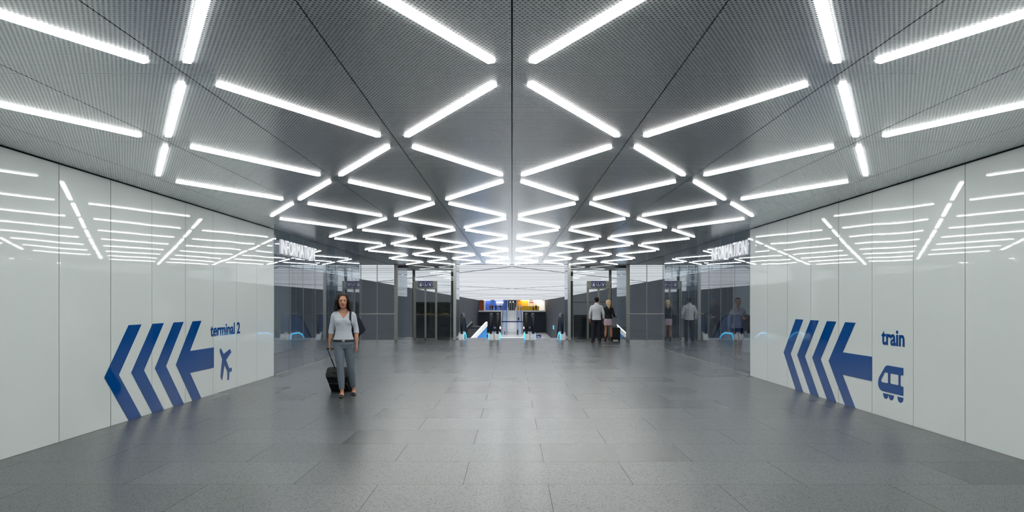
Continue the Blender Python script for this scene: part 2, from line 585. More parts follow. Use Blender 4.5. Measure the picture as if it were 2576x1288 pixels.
HC = structure(hc.build('ceiling_hall', M['luminous']))
# darker joints that criss-cross the louvre ceiling
jt = MB()
N = 9
for k in range(N):
    for s in (-1, 1):
        for (xa_, xb_) in ((0, XH - 0.1), (XH - 0.1, 0)):
            y1, y2 = YE + 1.5 + k * 21.0, YE + 1.5 + (k + 1) * 21.0
            if (k % 2 == 0) == (xa_ == 0):
                p, q = Vector((s * xa_, y1, hz(y1) - 0.012)), Vector((s * xb_, y2, hz(y2) - 0.012))
                d = (q - p).normalized(); sd = d.cross(Vector((0, 0, 1))).normalized()
                jt.obox((p + q) / 2, d * ((q - p).length / 2), sd * 0.045, (0, 0, 0.01))
jt.build('ceiling_joint', M['darksteel'], HC)
hf = MB(); hf.box(-XH, XH, YE, YH + 8, ZL - 0.3, ZL)
structure(hf.build('floor_hall', M['lower']))
hb = MB(); hb.box(-XH, XH, YE - 0.4, YE - 0.1, ZL, -0.3)
structure(hb.build('wall_hall_near', M['dark']))
# unseen fill lights added so the hall floor brightens the passage ceiling
for i in range(6):
    y = 50 + i * 26.0
    ld = bpy.data.lights.new('hall_fill_light', 'AREA')
    ld.shape = 'RECTANGLE'; ld.size = 13; ld.size_y = 22; ld.spread = math.radians(75)
    ld.energy = HALL_FILL; ld.color = (1, 0.98, 0.96)
    lo = bpy.data.objects.new('hall_fill_light', ld); COL.objects.link(lo)
    lo.location = (0, y, hz(y) - 0.15)
ld = bpy.data.lights.new('hall_fill_light', 'AREA')  # one more unseen fill light, added to brighten the far stairway
ld.shape = 'RECTANGLE'; ld.size = 14; ld.size_y = 16; ld.spread = math.radians(150); ld.energy = 700; ld.color = (1, 0.98, 0.96)
lo = bpy.data.objects.new('hall_fill_light', ld); COL.objects.link(lo); lo.location = (0, 203, hz(203) - 0.15)
# nosing at the edge
ns = MB(); ns.box(-2.2, 2.2, YE - 0.22, YE + 0.12, 0.0, 0.012)
tk = MB()
for i in range(74):
    x = -2.19 + i * 0.0595
    tk.box(x, x + 0.022, YE - 0.225, YE - 0.14, 0.012, 0.016)
e = structure(ns.build('trim_2', M['white']))
tk.build('comb_marking', M['darksteel'], e)

# ------------------------------------------------------------------ strip lights
LX, LY = A / 2, 0.845          # half extents of a strip
ln = math.hypot(LX * 0 + 0.4225 * 1.0, LY)
ang = math.atan2(2.22, 1.11)
half = 1.69 / 2 / math.sin(ang)
hm = MB(); hm.box(-half + .003, half - .003, -0.0246, 0.0246, -0.0015, 0.018)
hm = hm.mesh('housing'); hm.materials.append(M['housing'])
dm = MB()
prof = [(-0.0245, 0.003), (-0.0245, -0.0085), (-0.0235, -0.0095), (0.0235, -0.0095), (0.0245, -0.0085), (0.0245, 0.003)]
dm.loft([[(x, y, z - 0.003) for y, z in prof] for x in (-half, half)])
dm = dm.mesh('diffuser'); dm.materials.append(M['lamp'])
ORD = ['first', 'second', 'third', 'fourth']
ROW = ['nearest', 'second nearest', 'third nearest', 'fourth nearest', 'fifth nearest', 'sixth nearest', 'seventh nearest', 'seventh farthest', 'sixth farthest', 'fifth farthest', 'fourth farthest', 'third farthest', 'second farthest', 'farthest']
BACK = {-2: 'just behind the camera', -3: 'second row behind the camera', -4: 'third row behind the camera'}
for k in range(-3, 12):
    for c in range(-4, 4):
        # node columns: even columns sit on even rows
        if (c + k) % 2 == 0:
            sl = 1      # from (c, k) to (c+1, k+1)
        else:
            sl = -1     # from (c+1, k) to (c, k+1)
        t = empty('ceiling_light', ((c + 0.5) * A, Y0 + (k + 0.5) * R, CEIL - 0.001), sl * ang)
        side = 'left' if c < 0 else 'right'
        o_ = ORD[(c if c >= 0 else -1 - c)]
        if k >= -1:
            i = k + 1
            r_ = ROW[i] if i < 7 else ROW[i + 1]
            lab = 'white strip ceiling light, %s crosswise row, %s %s of the central ceiling seam' % (r_, o_, side)
        else:
            lab = 'white strip ceiling light %s, %s %s of the seam' % (BACK[k], o_, side)
        tag(t, lab, 'ceiling light', 'white strip lights zigzagging over the ceiling')
        for nm, me in (('housing', hm), ('diffuser', dm)):
            p = bpy.data.objects.new(nm, me); COL.objects.link(p); p.parent = t

# ------------------------------------------------------------------ wall graphics
ZT = 1.257
def wall_put(s):
    def put(u, w, t):
        return (s * (XW - 0.0012 - t), u, w)
    return put
def graphic(name, loops_list, s, parent, h=0.003):
    m = MB()
    for loops in loops_list:
        m.prism(loops, wall_put(s), h)
    return m.build(name, M['blue'], parent)
K = 1941.0 / 1681.0
def kk(l): return [(a * K, b) for a, b in l]
# left wall: arrows point towards the viewer
t = empty('direction_arrow', (0, 0, 0), 0, 'blue arrow with three chevrons on the left white wall, pointing towards terminal 2 arrivals', 'wall sign')
t['label'] = 'large blue arrow and chevrons on the white wall beside the words terminal 2'
def chev(y0, up, dn, w):
    """outline of a chevron: y0 outer tip, up = y of arms' outer edge at top and floor"""
    return [(up, ZT), (up + w, ZT), (y0 + w, 0.626), (up + w, 0.003), (up, 0.003), (y0, 0.626)]
for y0 in (8.272, 8.857, 9.442):
    graphic('chevron', [[kk(chev(y0, y0 + 0.523, 0, 0.303))]], -1, t)
y0 = 10.035
graphic('arrow', [[kk([(y0 + .523, ZT), (y0 + .82, ZT), (y0 + .437, .795), (11.309, .795), (11.309, .450), (y0 + .437, .450), (y0 + .814, .003), (y0 + .517, .003), (y0, .622)])]], -1, t)
t = empty('direction_arrow', (0, 0, 0), 0, 'large blue arrow and chevrons on the white wall beside the word train', 'wall sign')
for y0 in (12.412, 11.822, 11.231):
    graphic('chevron', [[kk(chev(y0, y0 - 0.527, 0, -0.303))]], 1, t)
y0 = 10.649
graphic('arrow', [[kk([(y0 - .528, ZT), (y0 - .83, ZT), (y0 - .448, .795), (9.366, .795), (9.366, .452), (y0 - .448, .452), (y0 - .821, .003), (y0 - .523, .003), (y0, .625)])]], 1, t)
plane = [(11.545, .735), (11.562, .757), (11.594, .747), (11.693, .652), (11.949, .722), (12.014, .662), (11.794, .539), (11.917, .383), (12.028, .381), (12.033, .316), (11.936, .31), (11.910, .175), (11.853, .18), (11.855, .324), (11.731, .467), (11.636, .202), (11.574, .268), (11.638, .572), (11.557, .686)]
o = graphic('plane_pictogram', [[kk(plane)]], -1, None)
tag(o, 'blue aeroplane pictogram on the white wall under the words terminal 2', 'wall sign')
body = [(8.97, .710), (8.62, .7095), (8.62, .613), (8.667, .613), (8.683, .597), (8.683, .485), (8.667, .469), (8.62, .469), (8.62, .35), (9.10, .349), (9.145, .358), (9.178, .378), (9.20, .405), (9.209, .435), (9.207, .475), (9.192, .51), (9.178, .535), (9.045, .678), (9.02, .697), (8.998, .706)]
win1 = [(9.040, .611), (8.980, .612), (8.967, .602), (8.965, .485), (8.980, .471), (9.108, .469), (9.130, .476), (9.138, .490), (9.131, .506), (9.055, .602)]
win2 = [(8.903, .610), (8.735, .610), (8.723, .600), (8.723, .484), (8.735, .474), (8.905, .475), (8.916, .486), (8.916, .600)]
def wheel(ya, yb):
    c, r = (ya + yb) / 2, (ya - yb) / 2
    return [(ya, .326), (c + r * 0 + (yb - c), .326)] + [(c + (yb - c) * math.cos(PI * i / 14), .326 - .073 * math.sin(PI * i / 14)) for i in range(1, 14)]
o = graphic('train_pictogram', [[kk(body), kk(win1), kk(win2)], [kk(wheel(9.085, 8.964))], [kk(wheel(8.953, 8.836))], [kk(wheel(8.747, 8.62))]], 1, None)
tag(o, 'blue train pictogram on the white wall under the word train', 'wall sign')

def text_mesh(s, bold=0.0, ext=0.0, bevel=0.0):
    cu = bpy.data.curves.new('t', 'FONT')
    cu.body = s
    cu.offset = bold; cu.extrude = ext; cu.bevel_depth = bevel
    cu.resolution_u = 6
    o = bpy.data.objects.new('t', cu); COL.objects.link(o)
    dg = bpy.context.evaluated_depsgraph_get(); dg.update()
    me = bpy.data.meshes.new_from_object(o.evaluated_get(dg))
    bpy.data.objects.remove(o)
    return me

def bounds(me):
    xs = [v.co.x for v in me.vertices]; ys = [v.co.y for v in me.vertices]
    return min(xs), max(xs), min(ys), max(ys)

def wall_word(s, y_from, y_to, z0, z1, sd, label):
    full = text_mesh(s, bold=0.022, ext=0.5)
    X0, X1, b0, b1 = bounds(full)
    words = s.split(' ')
    t = empty('wall_lettering', (0, 0, 0), 0, label, 'wall sign') if len(words) > 1 else None
    for i, wd in enumerate(words):
        me = text_mesh(wd, bold=0.022, ext=0.5)
        x0, x1, c0, c1 = bounds(me)
        off = X0 - x0 if i == 0 else X1 - x1
        for v in me.vertices:
            u = (v.co.x + off - X0) / (X1 - X0); w = (v.co.y - b0) / (b1 - b0)
            v.co = (sd * (XW - 0.0012 - 0.003 * (v.co.z + 0.5)), y_from + (y_to - y_from) * u, z0 + (z1 - z0) * w)
        bm = bmesh.new(); bm.from_mesh(me); bmesh.ops.remove_doubles(bm, verts=bm.verts, dist=1e-5); bmesh.ops.recalc_face_normals(bm, faces=bm.faces); bm.to_mesh(me); bm.free()
        o = link('word' if t else 'wall_lettering', me, M['blue'], t)
        if not t: tag(o, label, 'wall sign')
wall_word('terminal 2', 11.186 * K, 12.396 * K, .979, 1.192, -1, 'blue words terminal 2 on the white wall above the aeroplane pictogram')
wall_word('train', 9.125 * K, 8.593 * K, .980, 1.189, 1, 'blue word train on the white wall above the train pictogram')

# lit information letters in front of the glass offices
def info_sign(sd, label):
    t = empty('information_sign', (sd * XW, 18.3, 2.60 if sd < 0 else 2.575), 0, label, 'sign')
    word = 'INFORMATION'
    cu = []
    x = 0.0
    for ch in word:
        me = text_mesh(ch, bold=0.0, ext=0.5)
        x0, x1, b0, b1 = bounds(me)
        cu.append((me, x0, x1, b0, b1, x)); x += (x1 - x0) + 0.13
    tot = x - 0.13
    ya, yb = (16.57, 19.37) if sd < 0 else (19.14, 16.31)
    for me, x0, x1, b0, b1, off in cu:
        for v in me.vertices:
            u = (v.co.x - x0 + off) / tot; w = (v.co.y - b0) / (b1 - b0)
            v.co = (-sd * (0.05 + 0.05 * (v.co.z + 0.5)), ya + (yb - ya) * u - 18.3, 0.31 * w)
        bm = bmesh.new(); bm.from_mesh(me); bmesh.ops.remove_doubles(bm, verts=bm.verts, dist=1e-5); bmesh.ops.recalc_face_normals(bm, faces=bm.faces); bm.to_mesh(me); bm.free()
        link('letter', me, M['letter'], t)
    m = MB()
    for y in (17.2, 18.3, 19.3):
        for z in (0.08, 0.24):
            m.box(min(-sd * 0.01, -sd * 0.05), max(-sd * 0.01, -sd * 0.05), y - 18.3 - .008, y - 18.3 + .008, z - .008, z + .008)
    m.build('mounting_pin', M['steel'], t)
info_sign(-1, 'white raised letters INFORMATION on the glass office behind the woman with luggage')
info_sign(1, 'white raised letters INFORMATION on the glass office of the woman holding a jacket')

# ------------------------------------------------------------------ glass
def pane(name, x0, x1, y0, y1, z0, z1, m, parent, ):
    q = MB(); q.box(min(x0, x1), max(x0, x1), y0, y1, z0, z1)
    return q.build(name, m, parent)
for s, i in ((-1, 1), (1, 2)):
    w = structure(empty('window_%d' % i, (s * XW, YW, 0)))
    n = 8; st = (YG - YW) / n
    for k in range(n):
        pane('glass_pane', -0.006, 0.006, k * st + 0.003, (k + 1) * st - 0.003, 0.02, CEIL - 0.01, M['glass'], w)
        b = MB(); b.box(-0.007, 0.007, (k + 1) * st - 0.003, (k + 1) * st + 0.003, 0.02, CEIL - 0.01)
        b.build('seal', M['mullion'], w)
        b = MB(); b.box(-0.016, 0.016, k * st + 0.03, (k + 1) * st - 0.03, 0.0, 0.014)
        b.build('base_rail', M['steel'], w)
    # end pane of the office
    w = structure(empty('window_%d' % (i + 2), (s * XW, YG, 0)))
    for k in range(2):
        xa, xb = s * (0.02 + k * 1.11), s * (0.02 + (k + 1) * 1.11 - 0.006)
        pane('glass_pane', xa, xb, -0.006, 0.006, 0.02, CEIL - 0.01, M['clear'], w)
    b = MB(); b.box(min(0, s * 2.24), max(0, s * 2.24), -0.012, 0.012, 0, 0.02)
    b.build('base_rail', M['steel'], w)
    # screen along the hall edge, with a handrail
    w = structure(empty('window_%d' % (i + 4), (s * 4.9, YE, 0)))
    for k in range(7):
        xa, xb = s * (0.008 + k * 0.67), s * ((k + 1) * 0.67 - 0.008)
        pane('glass_pane', xa, xb, -0.006, 0.006, 0.0, CEIL - 0.02, M['clear'], w)
        if k < 6:
            x = s * (k + 1) * 0.67
            b = MB(); b.box(x - 0.012, x + 0.012, -0.015, 0.015, 0, CEIL - 0.02)
            b.build('mullion', M['mullion'], w)
    h = MB(); h.tube([(s * -0.14, -0.07, 1.07), (s * 4.68, -0.07, 1.07)], 0.022, 12)
    for k in range(7):
        x = s * k * 0.67
        h.tube([(x, -0.07, 1.07), (x, -0.012, 1.05)], 0.009, 8)
    h.build('handrail', M['steel'], w, True)

for s in (-1, 1):  # round lamps added to brighten the figures behind the glass
    for j, (x, y) in enumerate(((6.15, 18.2), (6.15, 20.3), (6.15, 22.4), (7.6, 27.4), (7.6, 30.2))):
        t = empty('fill_lamp', (s * x, y, CEIL), 0, 'added small round downlight behind the %s glass wall, %s from the viewer' % ('left' if s < 0 else 'right', ('nearest', 'second', 'third', 'fourth', 'farthest')[j]), 'ceiling light', 'round fill lamps added behind the glass walls')
        q = MB(); q.tube([(0, 0, -.012), (0, 0, 0)], [.095, .10], 24); q.build('trim_ring', M['white'], t, 'auto')
        q = MB(); q.tube([(0, 0, -.016), (0, 0, -.012)], [.078, .08], 24); q.build('lens', M['fill_lamp'], t, 'auto')
# ------------------------------------------------------------------ lifts
def rrect(cx, cy, w, h, r, n=5):
    p = []
    for (sx, sy, a0) in ((1, 1, 0), (-1, 1, 90), (-1, -1, 180), (1, -1, 270)):
        for i in range(n + 1):
            a = math.radians(a0 + 90 * i / n)
            p.append((cx + sx * (w / 2 - r) + r * math.cos(a), cy + sy * (h / 2 - r) + r * math.sin(a)))
    return p
def disc(cx, cy, r, n=16):
    return [(cx + r * math.cos(2 * PI * i / n), cy + r * math.sin(2 * PI * i / n)) for i in range(n)]
def bar(x0, y0, x1, y1, w):
    d = Vector((x1 - x0, y1 - y0)); q = Vector((-d.y, d.x)).normalized() * w / 2
    return [(x0 + q.x, y0 + q.y), (x1 + q.x, y1 + q.y), (x1 - q.x, y1 - q.y), (x0 - q.x, y0 - q.y)]
def arc(cx, cy, r, w, a0, a1, n=14):
    o_ = [(cx + (r + w / 2) * math.cos(math.radians(a0 + (a1 - a0) * i / n)), cy + (r + w / 2) * math.sin(math.radians(a0 + (a1 - a0) * i / n))) for i in range(n + 1)]
    i_ = [(cx + (r - w / 2) * math.cos(math.radians(a0 + (a1 - a0) * i / n)), cy + (r - w / 2) * math.sin(math.radians(a0 + (a1 - a0) * i / n))) for i in range(n + 1)]
    return o_ + i_[::-1]
# icons drawn in a unit square
IC_LIFT = [[rrect(.5, .5, .92, .92, .14), rrect(.5, .5, .82, .82, .1)], [disc(.38, .80, .055)], [disc(.62, .80, .055)], [rrect(.38, .60, .15, .22, .03)], [rrect(.62, .60, .15, .22, .03)], [rrect(.5, .29, .44, .36, .02), disc(.5, .29, .07)]]
IC_CHAIR = [[rrect(.5, .5, .92, .92, .14), rrect(.5, .5, .82, .82, .1)], [disc(.40, .82, .06)], [bar(.41, .74, .45, .48, .09)], [bar(.42, .64, .60, .62, .05)], [bar(.43, .47, .63, .45, .08)], [bar(.61, .47, .74, .22, .08)], [bar(.72, .22, .82, .25, .05)], [arc(.44, .34, .17, .055, 110, 350)]]
IC_PRAM = [[rrect(.5, .5, .92, .92, .14), rrect(.5, .5, .82, .82, .1)], [[(.30, .60)] + [(.46 + .2 * math.cos(math.radians(180 + a)), .56 + .24 * math.sin(math.radians(180 + a))) for a in range(0, 181, 15)] + [(.64, .58)]], [arc(.42, .62, .14, .08, 80, 210)], [bar(.62, .52, .80, .80, .06)], [disc(.36, .21, .07), disc(.36, .21, .03)], [disc(.60, .21, .07), disc(.60, .21, .03)], [bar(.40, .36, .36, .26, .04)], [bar(.55, .36, .60, .26, .04)]]

def lift(s, label):
    X0, X1 = 4.86, 2.305          # outer and inner faces
    t = empty('lift', (0, YE, 0), 0, label, 'lift')
    D = 2.6
    def bx(name, x0, x1, y0, y1, z0, z1, m, par=t, bev=0):
        q = MB(); q.box(min(s * x0, s * x1), max(s * x0, s * x1), y0, y1, z0, z1)
        return q.build(name, m, par, False, bev)
    top = CEIL - 0.014
    bx('post', X0, X0 - 0.14, -0.07, 0.07, 0, top, M['steel'], bev=0.004)
    bx('post', X1 + 0.115, X1, -0.07, 0.07, 0, top, M['steel'], bev=0.004)
    bx('post', 4.44, 4.33, D - 0.05, D + 0.05, ZL, top - 0.12, M['darksteel'])
    bx('post', 2.72, 2.61, D - 0.05, D + 0.05, ZL, top - 0.12, M['darksteel'])
    # side panels run from the front posts to the hall
    bx('side_panel', X0 - 0.03, X0 - 0.045, 0.08, 3.6, 0, top, M['side'])
    bx('side_panel', X1 + 0.045, X1 + 0.03, 0.08, 2.4, 0, top, M['side'])
    bx('roof_slab', X0 - 0.05, X1 + 0.05, 0.08, D + 0.1, top - 0.12, top, M['darksteel'])
    bx('lift_floor', X0 - 0.1, X1 + 0.1, 0.08, D, -0.2, -0.004, M['darksteel'])
    # door frame with header
    DL, DR, DM = 4.07, 3.09, 3.575
    bx('front_pane', X0 - 0.15, DL + 0.005, -0.006, 0.006, 0, top - 0.02, M['clear'])
    bx('front_pane', DR - 0.005, X1 + 0.12, -0.006, 0.006, 0, top - 0.02, M['clear'])
    bx('front_pane', DL, DR, -0.006, 0.006, 2.44, top - 0.02, M['clear'])
    bx('door_jamb', DL, DL - 0.06, -0.06, 0.06, 0, 2.43, M['header'])
    bx('door_jamb', DR + 0.05, DR, -0.06, 0.06, 0, 2.43, M['header'])
    h = bx('header', DL - 0.06, DR + 0.05, -0.05, 0.06, 2.14, 2.43, M['header'])
    for xa, xb in ((DL - 0.065, DM + 0.002), (DM - 0.002, DR + 0.055)):
        dr = MB()
        l_, r_ = min(s * xa, s * xb), max(s * xa, s * xb)
        f = 0.035
        dr.box(l_, l_ + f, 0.0, 0.04, 0.01, 2.135); dr.box(r_ - f, r_, 0.0, 0.04, 0.01, 2.135)
        dr.box(l_, r_, 0.0, 0.04, 2.09, 2.135); dr.box(l_, r_, 0.0, 0.04, 0.01, 0.06)
        d_ = dr.build('door', M['header'], t)
        q = MB(); q.box(l_ + f, r_ - f, 0.015, 0.025, 0.06, 2.09); q.build('door_pane', M['clear'], d_)
    # sign with three pictograms
    sc = s * 3.565
    q = MB(); q.box(sc - .30, sc + .30, -0.075, -0.052, 2.175, 2.42)
    q.build('sign_plate', M['signblue'], h)
    for i, ic in enumerate((IC_LIFT, IC_CHAIR, IC_PRAM)):
        m = MB()
        x0, z0, w = sc - .29 + i * .198, 2.2, .185
        for loops in ic:
            m.prism([[(x0 + a * w, z0 + b * w) for a, b in l] for l in loops], lambda u, v, tt: (u, -0.0755 - tt, v), 0.002)
        m.build('pictogram', M['icon'], h)
    # low car inside the shaft: dark apron with leaf shapes above, standing in for greenery reflected in the glass
    bx('car_panel', 4.28, 2.75, D - 0.02, D + 0.0, 0.0, 0.99, M['dark'])
    bx('car_rail', 4.3, 2.73, D - 0.04, D + 0.02, 1.545, 1.57, M['darksteel'])
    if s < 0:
        bx('reflection_back', 4.28, 2.75, D - 0.03, D - 0.015, 1.0, 1.54, M['reflection_backing'])
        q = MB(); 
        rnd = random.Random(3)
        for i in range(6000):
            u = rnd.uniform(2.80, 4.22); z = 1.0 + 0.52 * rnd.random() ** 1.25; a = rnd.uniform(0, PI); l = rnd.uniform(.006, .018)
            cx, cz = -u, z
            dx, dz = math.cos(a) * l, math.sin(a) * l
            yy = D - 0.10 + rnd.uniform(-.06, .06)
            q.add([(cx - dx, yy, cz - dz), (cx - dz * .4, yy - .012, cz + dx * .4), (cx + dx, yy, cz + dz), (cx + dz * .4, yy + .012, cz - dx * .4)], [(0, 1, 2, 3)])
        o = q.build('reflection_leaves', M['reflected_green'], t); o['kind'] = 'stuff'
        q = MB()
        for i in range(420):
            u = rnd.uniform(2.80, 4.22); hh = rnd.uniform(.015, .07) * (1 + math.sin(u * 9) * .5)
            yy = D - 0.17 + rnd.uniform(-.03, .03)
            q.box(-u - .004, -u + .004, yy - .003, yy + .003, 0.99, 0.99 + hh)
        o = q.build('reflection_gold', M['gold'], t); o['kind'] = 'stuff'
        bx('reflection_base', 4.28, 2.75, D - 0.22, D - 0.02, 0.93, 1.0, M['darksteel'])
lift(-1, 'glass lift with planting standing for mirrored greenery, between the left escalator and the hall screen')
lift(1, 'glass lift where the man in a white shirt and the blonde woman wait')

# ------------------------------------------------------------------ escalators
def esc_profile(z_off, front, y_end, r=None):
    """points of a line along the escalator's side: level, then falling at 30 degrees"""
    pts = []
    return pts
def escalator(cx, label):
    t = empty('escalator', (cx, YE, 0), 0, label, 'escalator', 'descending escalators at the end of the passage')
    yl, tn = 1.5, math.tan(math.radians(30))
    yend = 13.0
    for sd in (-1, 1):
        x = sd * 0.60
        # handrail loop: newel arc, level run, bend, slope
        pts = []
        zc, rr = 0.60, 0.47
        for i in range(0, 15):
            a = math.radians(250 - (250 - 90) * i / 14)
            pts.append((x, 0.26 + 0.30 * math.cos(a), zc + rr * math.sin(a)))
        pts += [(x, 0.6, 1.07), (x, 1.0, 1.07), (x, 1.4, 1.03), (x, 1.8, .89), (x, 2.2, .68)]
        for k in range(1, 8):
            y = 2.2 + k * 1.5
            pts.append((x, y, .68 - (y - 2.2) * tn))
        m = MB(); m.tube(pts, (0.052, 0.032), 10, side=(1, 0, 0))
        m.build('handrail', M['rubber'], t, True)
        # glass below it
        g = MB()
        out = [(p[1], p[2] - 0.0) for p in pts]
        low = [(yend - .3, 0.10 - (yend - 2.2) * tn + .1), (2.2, -.25), (1.5, 0.18), (0.15, 0.18)]
        out[-1] = (yend - .3, out[-1][1])
        g.prism([out + low], lambda u, w, q, x=x: (x - 0.006 + q, u, w), 0.012)
        g.build('balustrade_glass', M['balus'], t)
        # rounded white skirt housing
        k_ = MB()
        n = 10
        rings = []
        xs = [x - sd * 0.075, x + sd * 0.135]
        prof = [(-0.06, 0.0), (-0.055, .10), (-0.02, .2), (0.06, .27), (0.2, .30), (1.3, .30), (1.8, .2), (2.3, -.08), (yend, -.08 - (yend - 2.3) * tn), (yend, -.6 - (yend - 2.3) * tn), (2.3, -.6), (1.6, -.02), (0.3, -.02)]
        k_.prism([[(a, b) for a, b in prof]], lambda u, w, q, xs=xs: (xs[0] + (xs[1] - xs[0]) * q, u, w), 1.0)
        sk = k_.build('skirt', M['white'], t, False, 0.02)
        # light strip along the inner face of the skirt
        xi = x - sd * 0.078
        lp = [(xi, .0, .03), (xi, .03, .13), (xi, .14, .225), (xi, .4, .245), (xi, 1.2, .245), (xi, 1.7, .15), (xi, 2.2, -.1), (xi, 2.6, -.33)]
        m = MB(); m.tube(lp, 0.014, 8); m.build('light_strip', M['cyan'], sk, True)
    # landing plate, steps
    m = MB(); m.box(-.5, .5, -.05, 1.5, -.05, .014); m.build('landing_plate', M['concrete'], t)
    m = MB()
    y, z = 1.5, 0.0
    while y < yend:
        m.box(-.5, .5, y, y + .42, z - .22, z - .01)
        y += .40; z -= .23 if y > 2.2 else 0.02
    m.build('step', M['step'], t)
escalator(-1.48, 'left of the three escalators, between the left lift and the middle escalator')
escalator(0.0, 'middle of the three descending escalators, on the central axis of the passage')
escalator(1.48, 'right of the three escalators, beside the lift where the couple waits')

# escalator rising across the hall below, seen beyond the left one
def cross_escalator():
    t = empty('escalator', (-4.15, 98.0, 0), 0, 'escalator with dark steps and blue printed side, down in the hall', 'escalator')
    top = Vector((0, 0, -1.35))
    d = Vector((-0.42, -0.78, -0.46)).normalized()
    sdv = Vector((0.88, -0.47, 0)).normalized()
    up = Vector((0, 0, 1))
    L = 8.6
    w = 0.95
    m = MB()
    for i in range(20):
        p = top + d * (0.3 + i * 0.41)
        m.obox(p + up * -0.1, Vector((d.x, d.y, 0)).normalized() * 0.2, sdv * w, up * 0.12)
    m.build('step', M['step'], t)
    for sg in (-1, 1):
        m = MB()
        a = top + sdv * (w + .12) * sg
        m.obox(a + d * L / 2 + up * .15, d * L / 2, sdv * 0.13, up * 0.28)
        m.build('skirt', M['white'] if sg > 0 else M['darksteel'], t)
    a = top + sdv * (w + .16)
    m = MB()
    b = a + d * L
    pts = [a + up * -.1, b + up * -.1, Vector((b.x, b.y, ZL)), Vector((a.x, a.y, ZL))]
    m.add([tuple(p) for p in pts] + [tuple(p - sdv * 0.1) for p in pts], [(0, 1, 2, 3), (7, 6, 5, 4), (0, 4, 5, 1), (1, 5, 6, 2), (2, 6, 7, 3), (3, 7, 4, 0)])
    m.build('side_panel', M['posterblue'], t)
    m = MB(); m.obox(top + Vector((-.3, -.5, -.35)), sdv * (w * .8), Vector((.48, .88, 0)) * .3, up * 0.12)
    m.box(-.9, -.2, -1.2, -.5, ZL, -1.9)
    m.build('column', M['dark'], t)
cross_escalator()

# ------------------------------------------------------------------ far end of the hall
S = FPX / YH            # pixels per metre at the far end
def fx(px): return (px - 1288) / S
def fz(py): return EYE - (py - 760) / S
ez = MB()
zf = fz(781)            # upper floor level at the far end
# end walls below the balconies (dark) and the slab edges
for s, nm in ((-1, 'left'), (1, 'right')):
    w = MB(); w.box(min(s * 2.9, s * XH), max(s * 2.9, s * XH), YH, YH + .4, ZL, fz(785))
    structure(w.build('wall_end_' + nm, M['dark']))
    w = MB(); w.box(min(s * 2.95, s * XH), max(s * 2.95, s * XH), YH - .6, YH + 9, fz(784.5), zf)
    structure(w.build('trim_balcony_' + nm, M['palegrey']))
    w = MB(); w.box(min(s * 2.7, s * 3.15), max(s * 2.7, s * 3.15), YH - 4, YH + .3, ZL, zf)
    structure(w.build('trim_jamb_' + nm, M['palegrey']))
w = MB(); w.box(-2.95, 2.95, YH + .2, YH + .5, ZL, zf); structure(w.build('wall_end_middle', M['paleblue']))
w = MB(); w.box(-2.95, 2.95, YH - .2, YH + 9, zf - .3, zf); structure(w.build('floor_gallery', M['palegrey']))
w = MB(); w.box(-XH, XH, YH + 8.6, YH + 9, zf, hz(YH) + 1); structure(w.build('wall_gallery', M['cream']))
w = MB(); w.box(-XH, XH, YH, YH + 9, hz(YH) + .01, hz(YH) + .4); structure(w.build('ceiling_gallery', M['white']))
# shopfronts
zt = hz(YH) - .01
zp = hz(YH) - .07
t = empty('shop', (0, YH + 5, zf), 0, 'blue shop front on the far upper gallery with a white lit panel', 'shop')
q = MB(); q.box(fx(1219.5), fx(1275.5), 0, .2, 0, zt - zf); q.build('wall_panel', M['shadeblue'], t)
q = MB(); q.box(fx(1247), fx(1266), -.12, 0, fz(764) - zf, fz(758) - zf); q.build('fascia', M['icon'], t)
q = MB(); q.box(fx(1248), fx(1265), -.12, 0, fz(768) - zf, fz(766) - zf); q.build('shelf', M['icon'], t)
for x in (-7.5, -3.8):
    q = MB(); q.box(x - 1.2, x + 1.2, -2, 0, hz(YH) - .05 - zf, hz(YH) + .008 - zf); q.build('ceiling_lamp', M['shoplight'], t)
q = MB(); q.box(fx(1217), fx(1219.5), -4.8, .3, 0, zp - zf); q.build('pillar', M['white'], t)
o = MB(); o.box(fx(1205), fx(1216), YH + 1, YH + 1.3, zf, zt); o = o.build('rust_panel', M['rust'])
tag(o, 'rust coloured wall panel at the far upper gallery beside the blue shop', 'panel')
t = empty('shop', (0, YH + 5, zf), 0, 'orange and yellow shop front on the far upper gallery', 'shop')
q = MB(); q.box(fx(1301), fx(1330), 0, .2, 0, zt - zf); q.build('wall_panel', M['orange'], t)
q = MB(); q.box(fx(1330), fx(1356), 0, .2, 0, zt - zf); q.build('wall_panel', M['cream'], t)
q = MB(); q.box(fx(1331), fx(1352), -.1, 0, fz(763.5) - zf, fz(757.5) - zf); q.build('fascia', M['icon'], t)
q = MB(); q.box(fx(1332), fx(1344), -.14, -.1, fz(762) - zf, fz(759.5) - zf); q.build('fascia_band', M['red'], t)
q = MB(); q.box(fx(1356), fx(1371), 0, .2, 0, zt - zf); q.build('wall_panel', M['palegrey'], t)
for x in (3.8, 7.5):
    q = MB(); q.box(x - 1.2, x + 1.2, -2, 0, hz(YH) - .05 - zf, hz(YH) + .008 - zf); q.build('ceiling_lamp', M['shoplight'], t)
q = MB(); q.box(fx(1370.5), fx(1372), -4.8, .3, 0, zp - zf); q.build('pillar', M['white'], t)
o = MB(); o.box(fx(1312), fx(1357), YH + 2.2, YH + 3.0, zf, fz(770)); o = o.build('counter', M['yellow'])
tag(o, 'long yellow counter in front of the orange shop on the far gallery', 'counter')
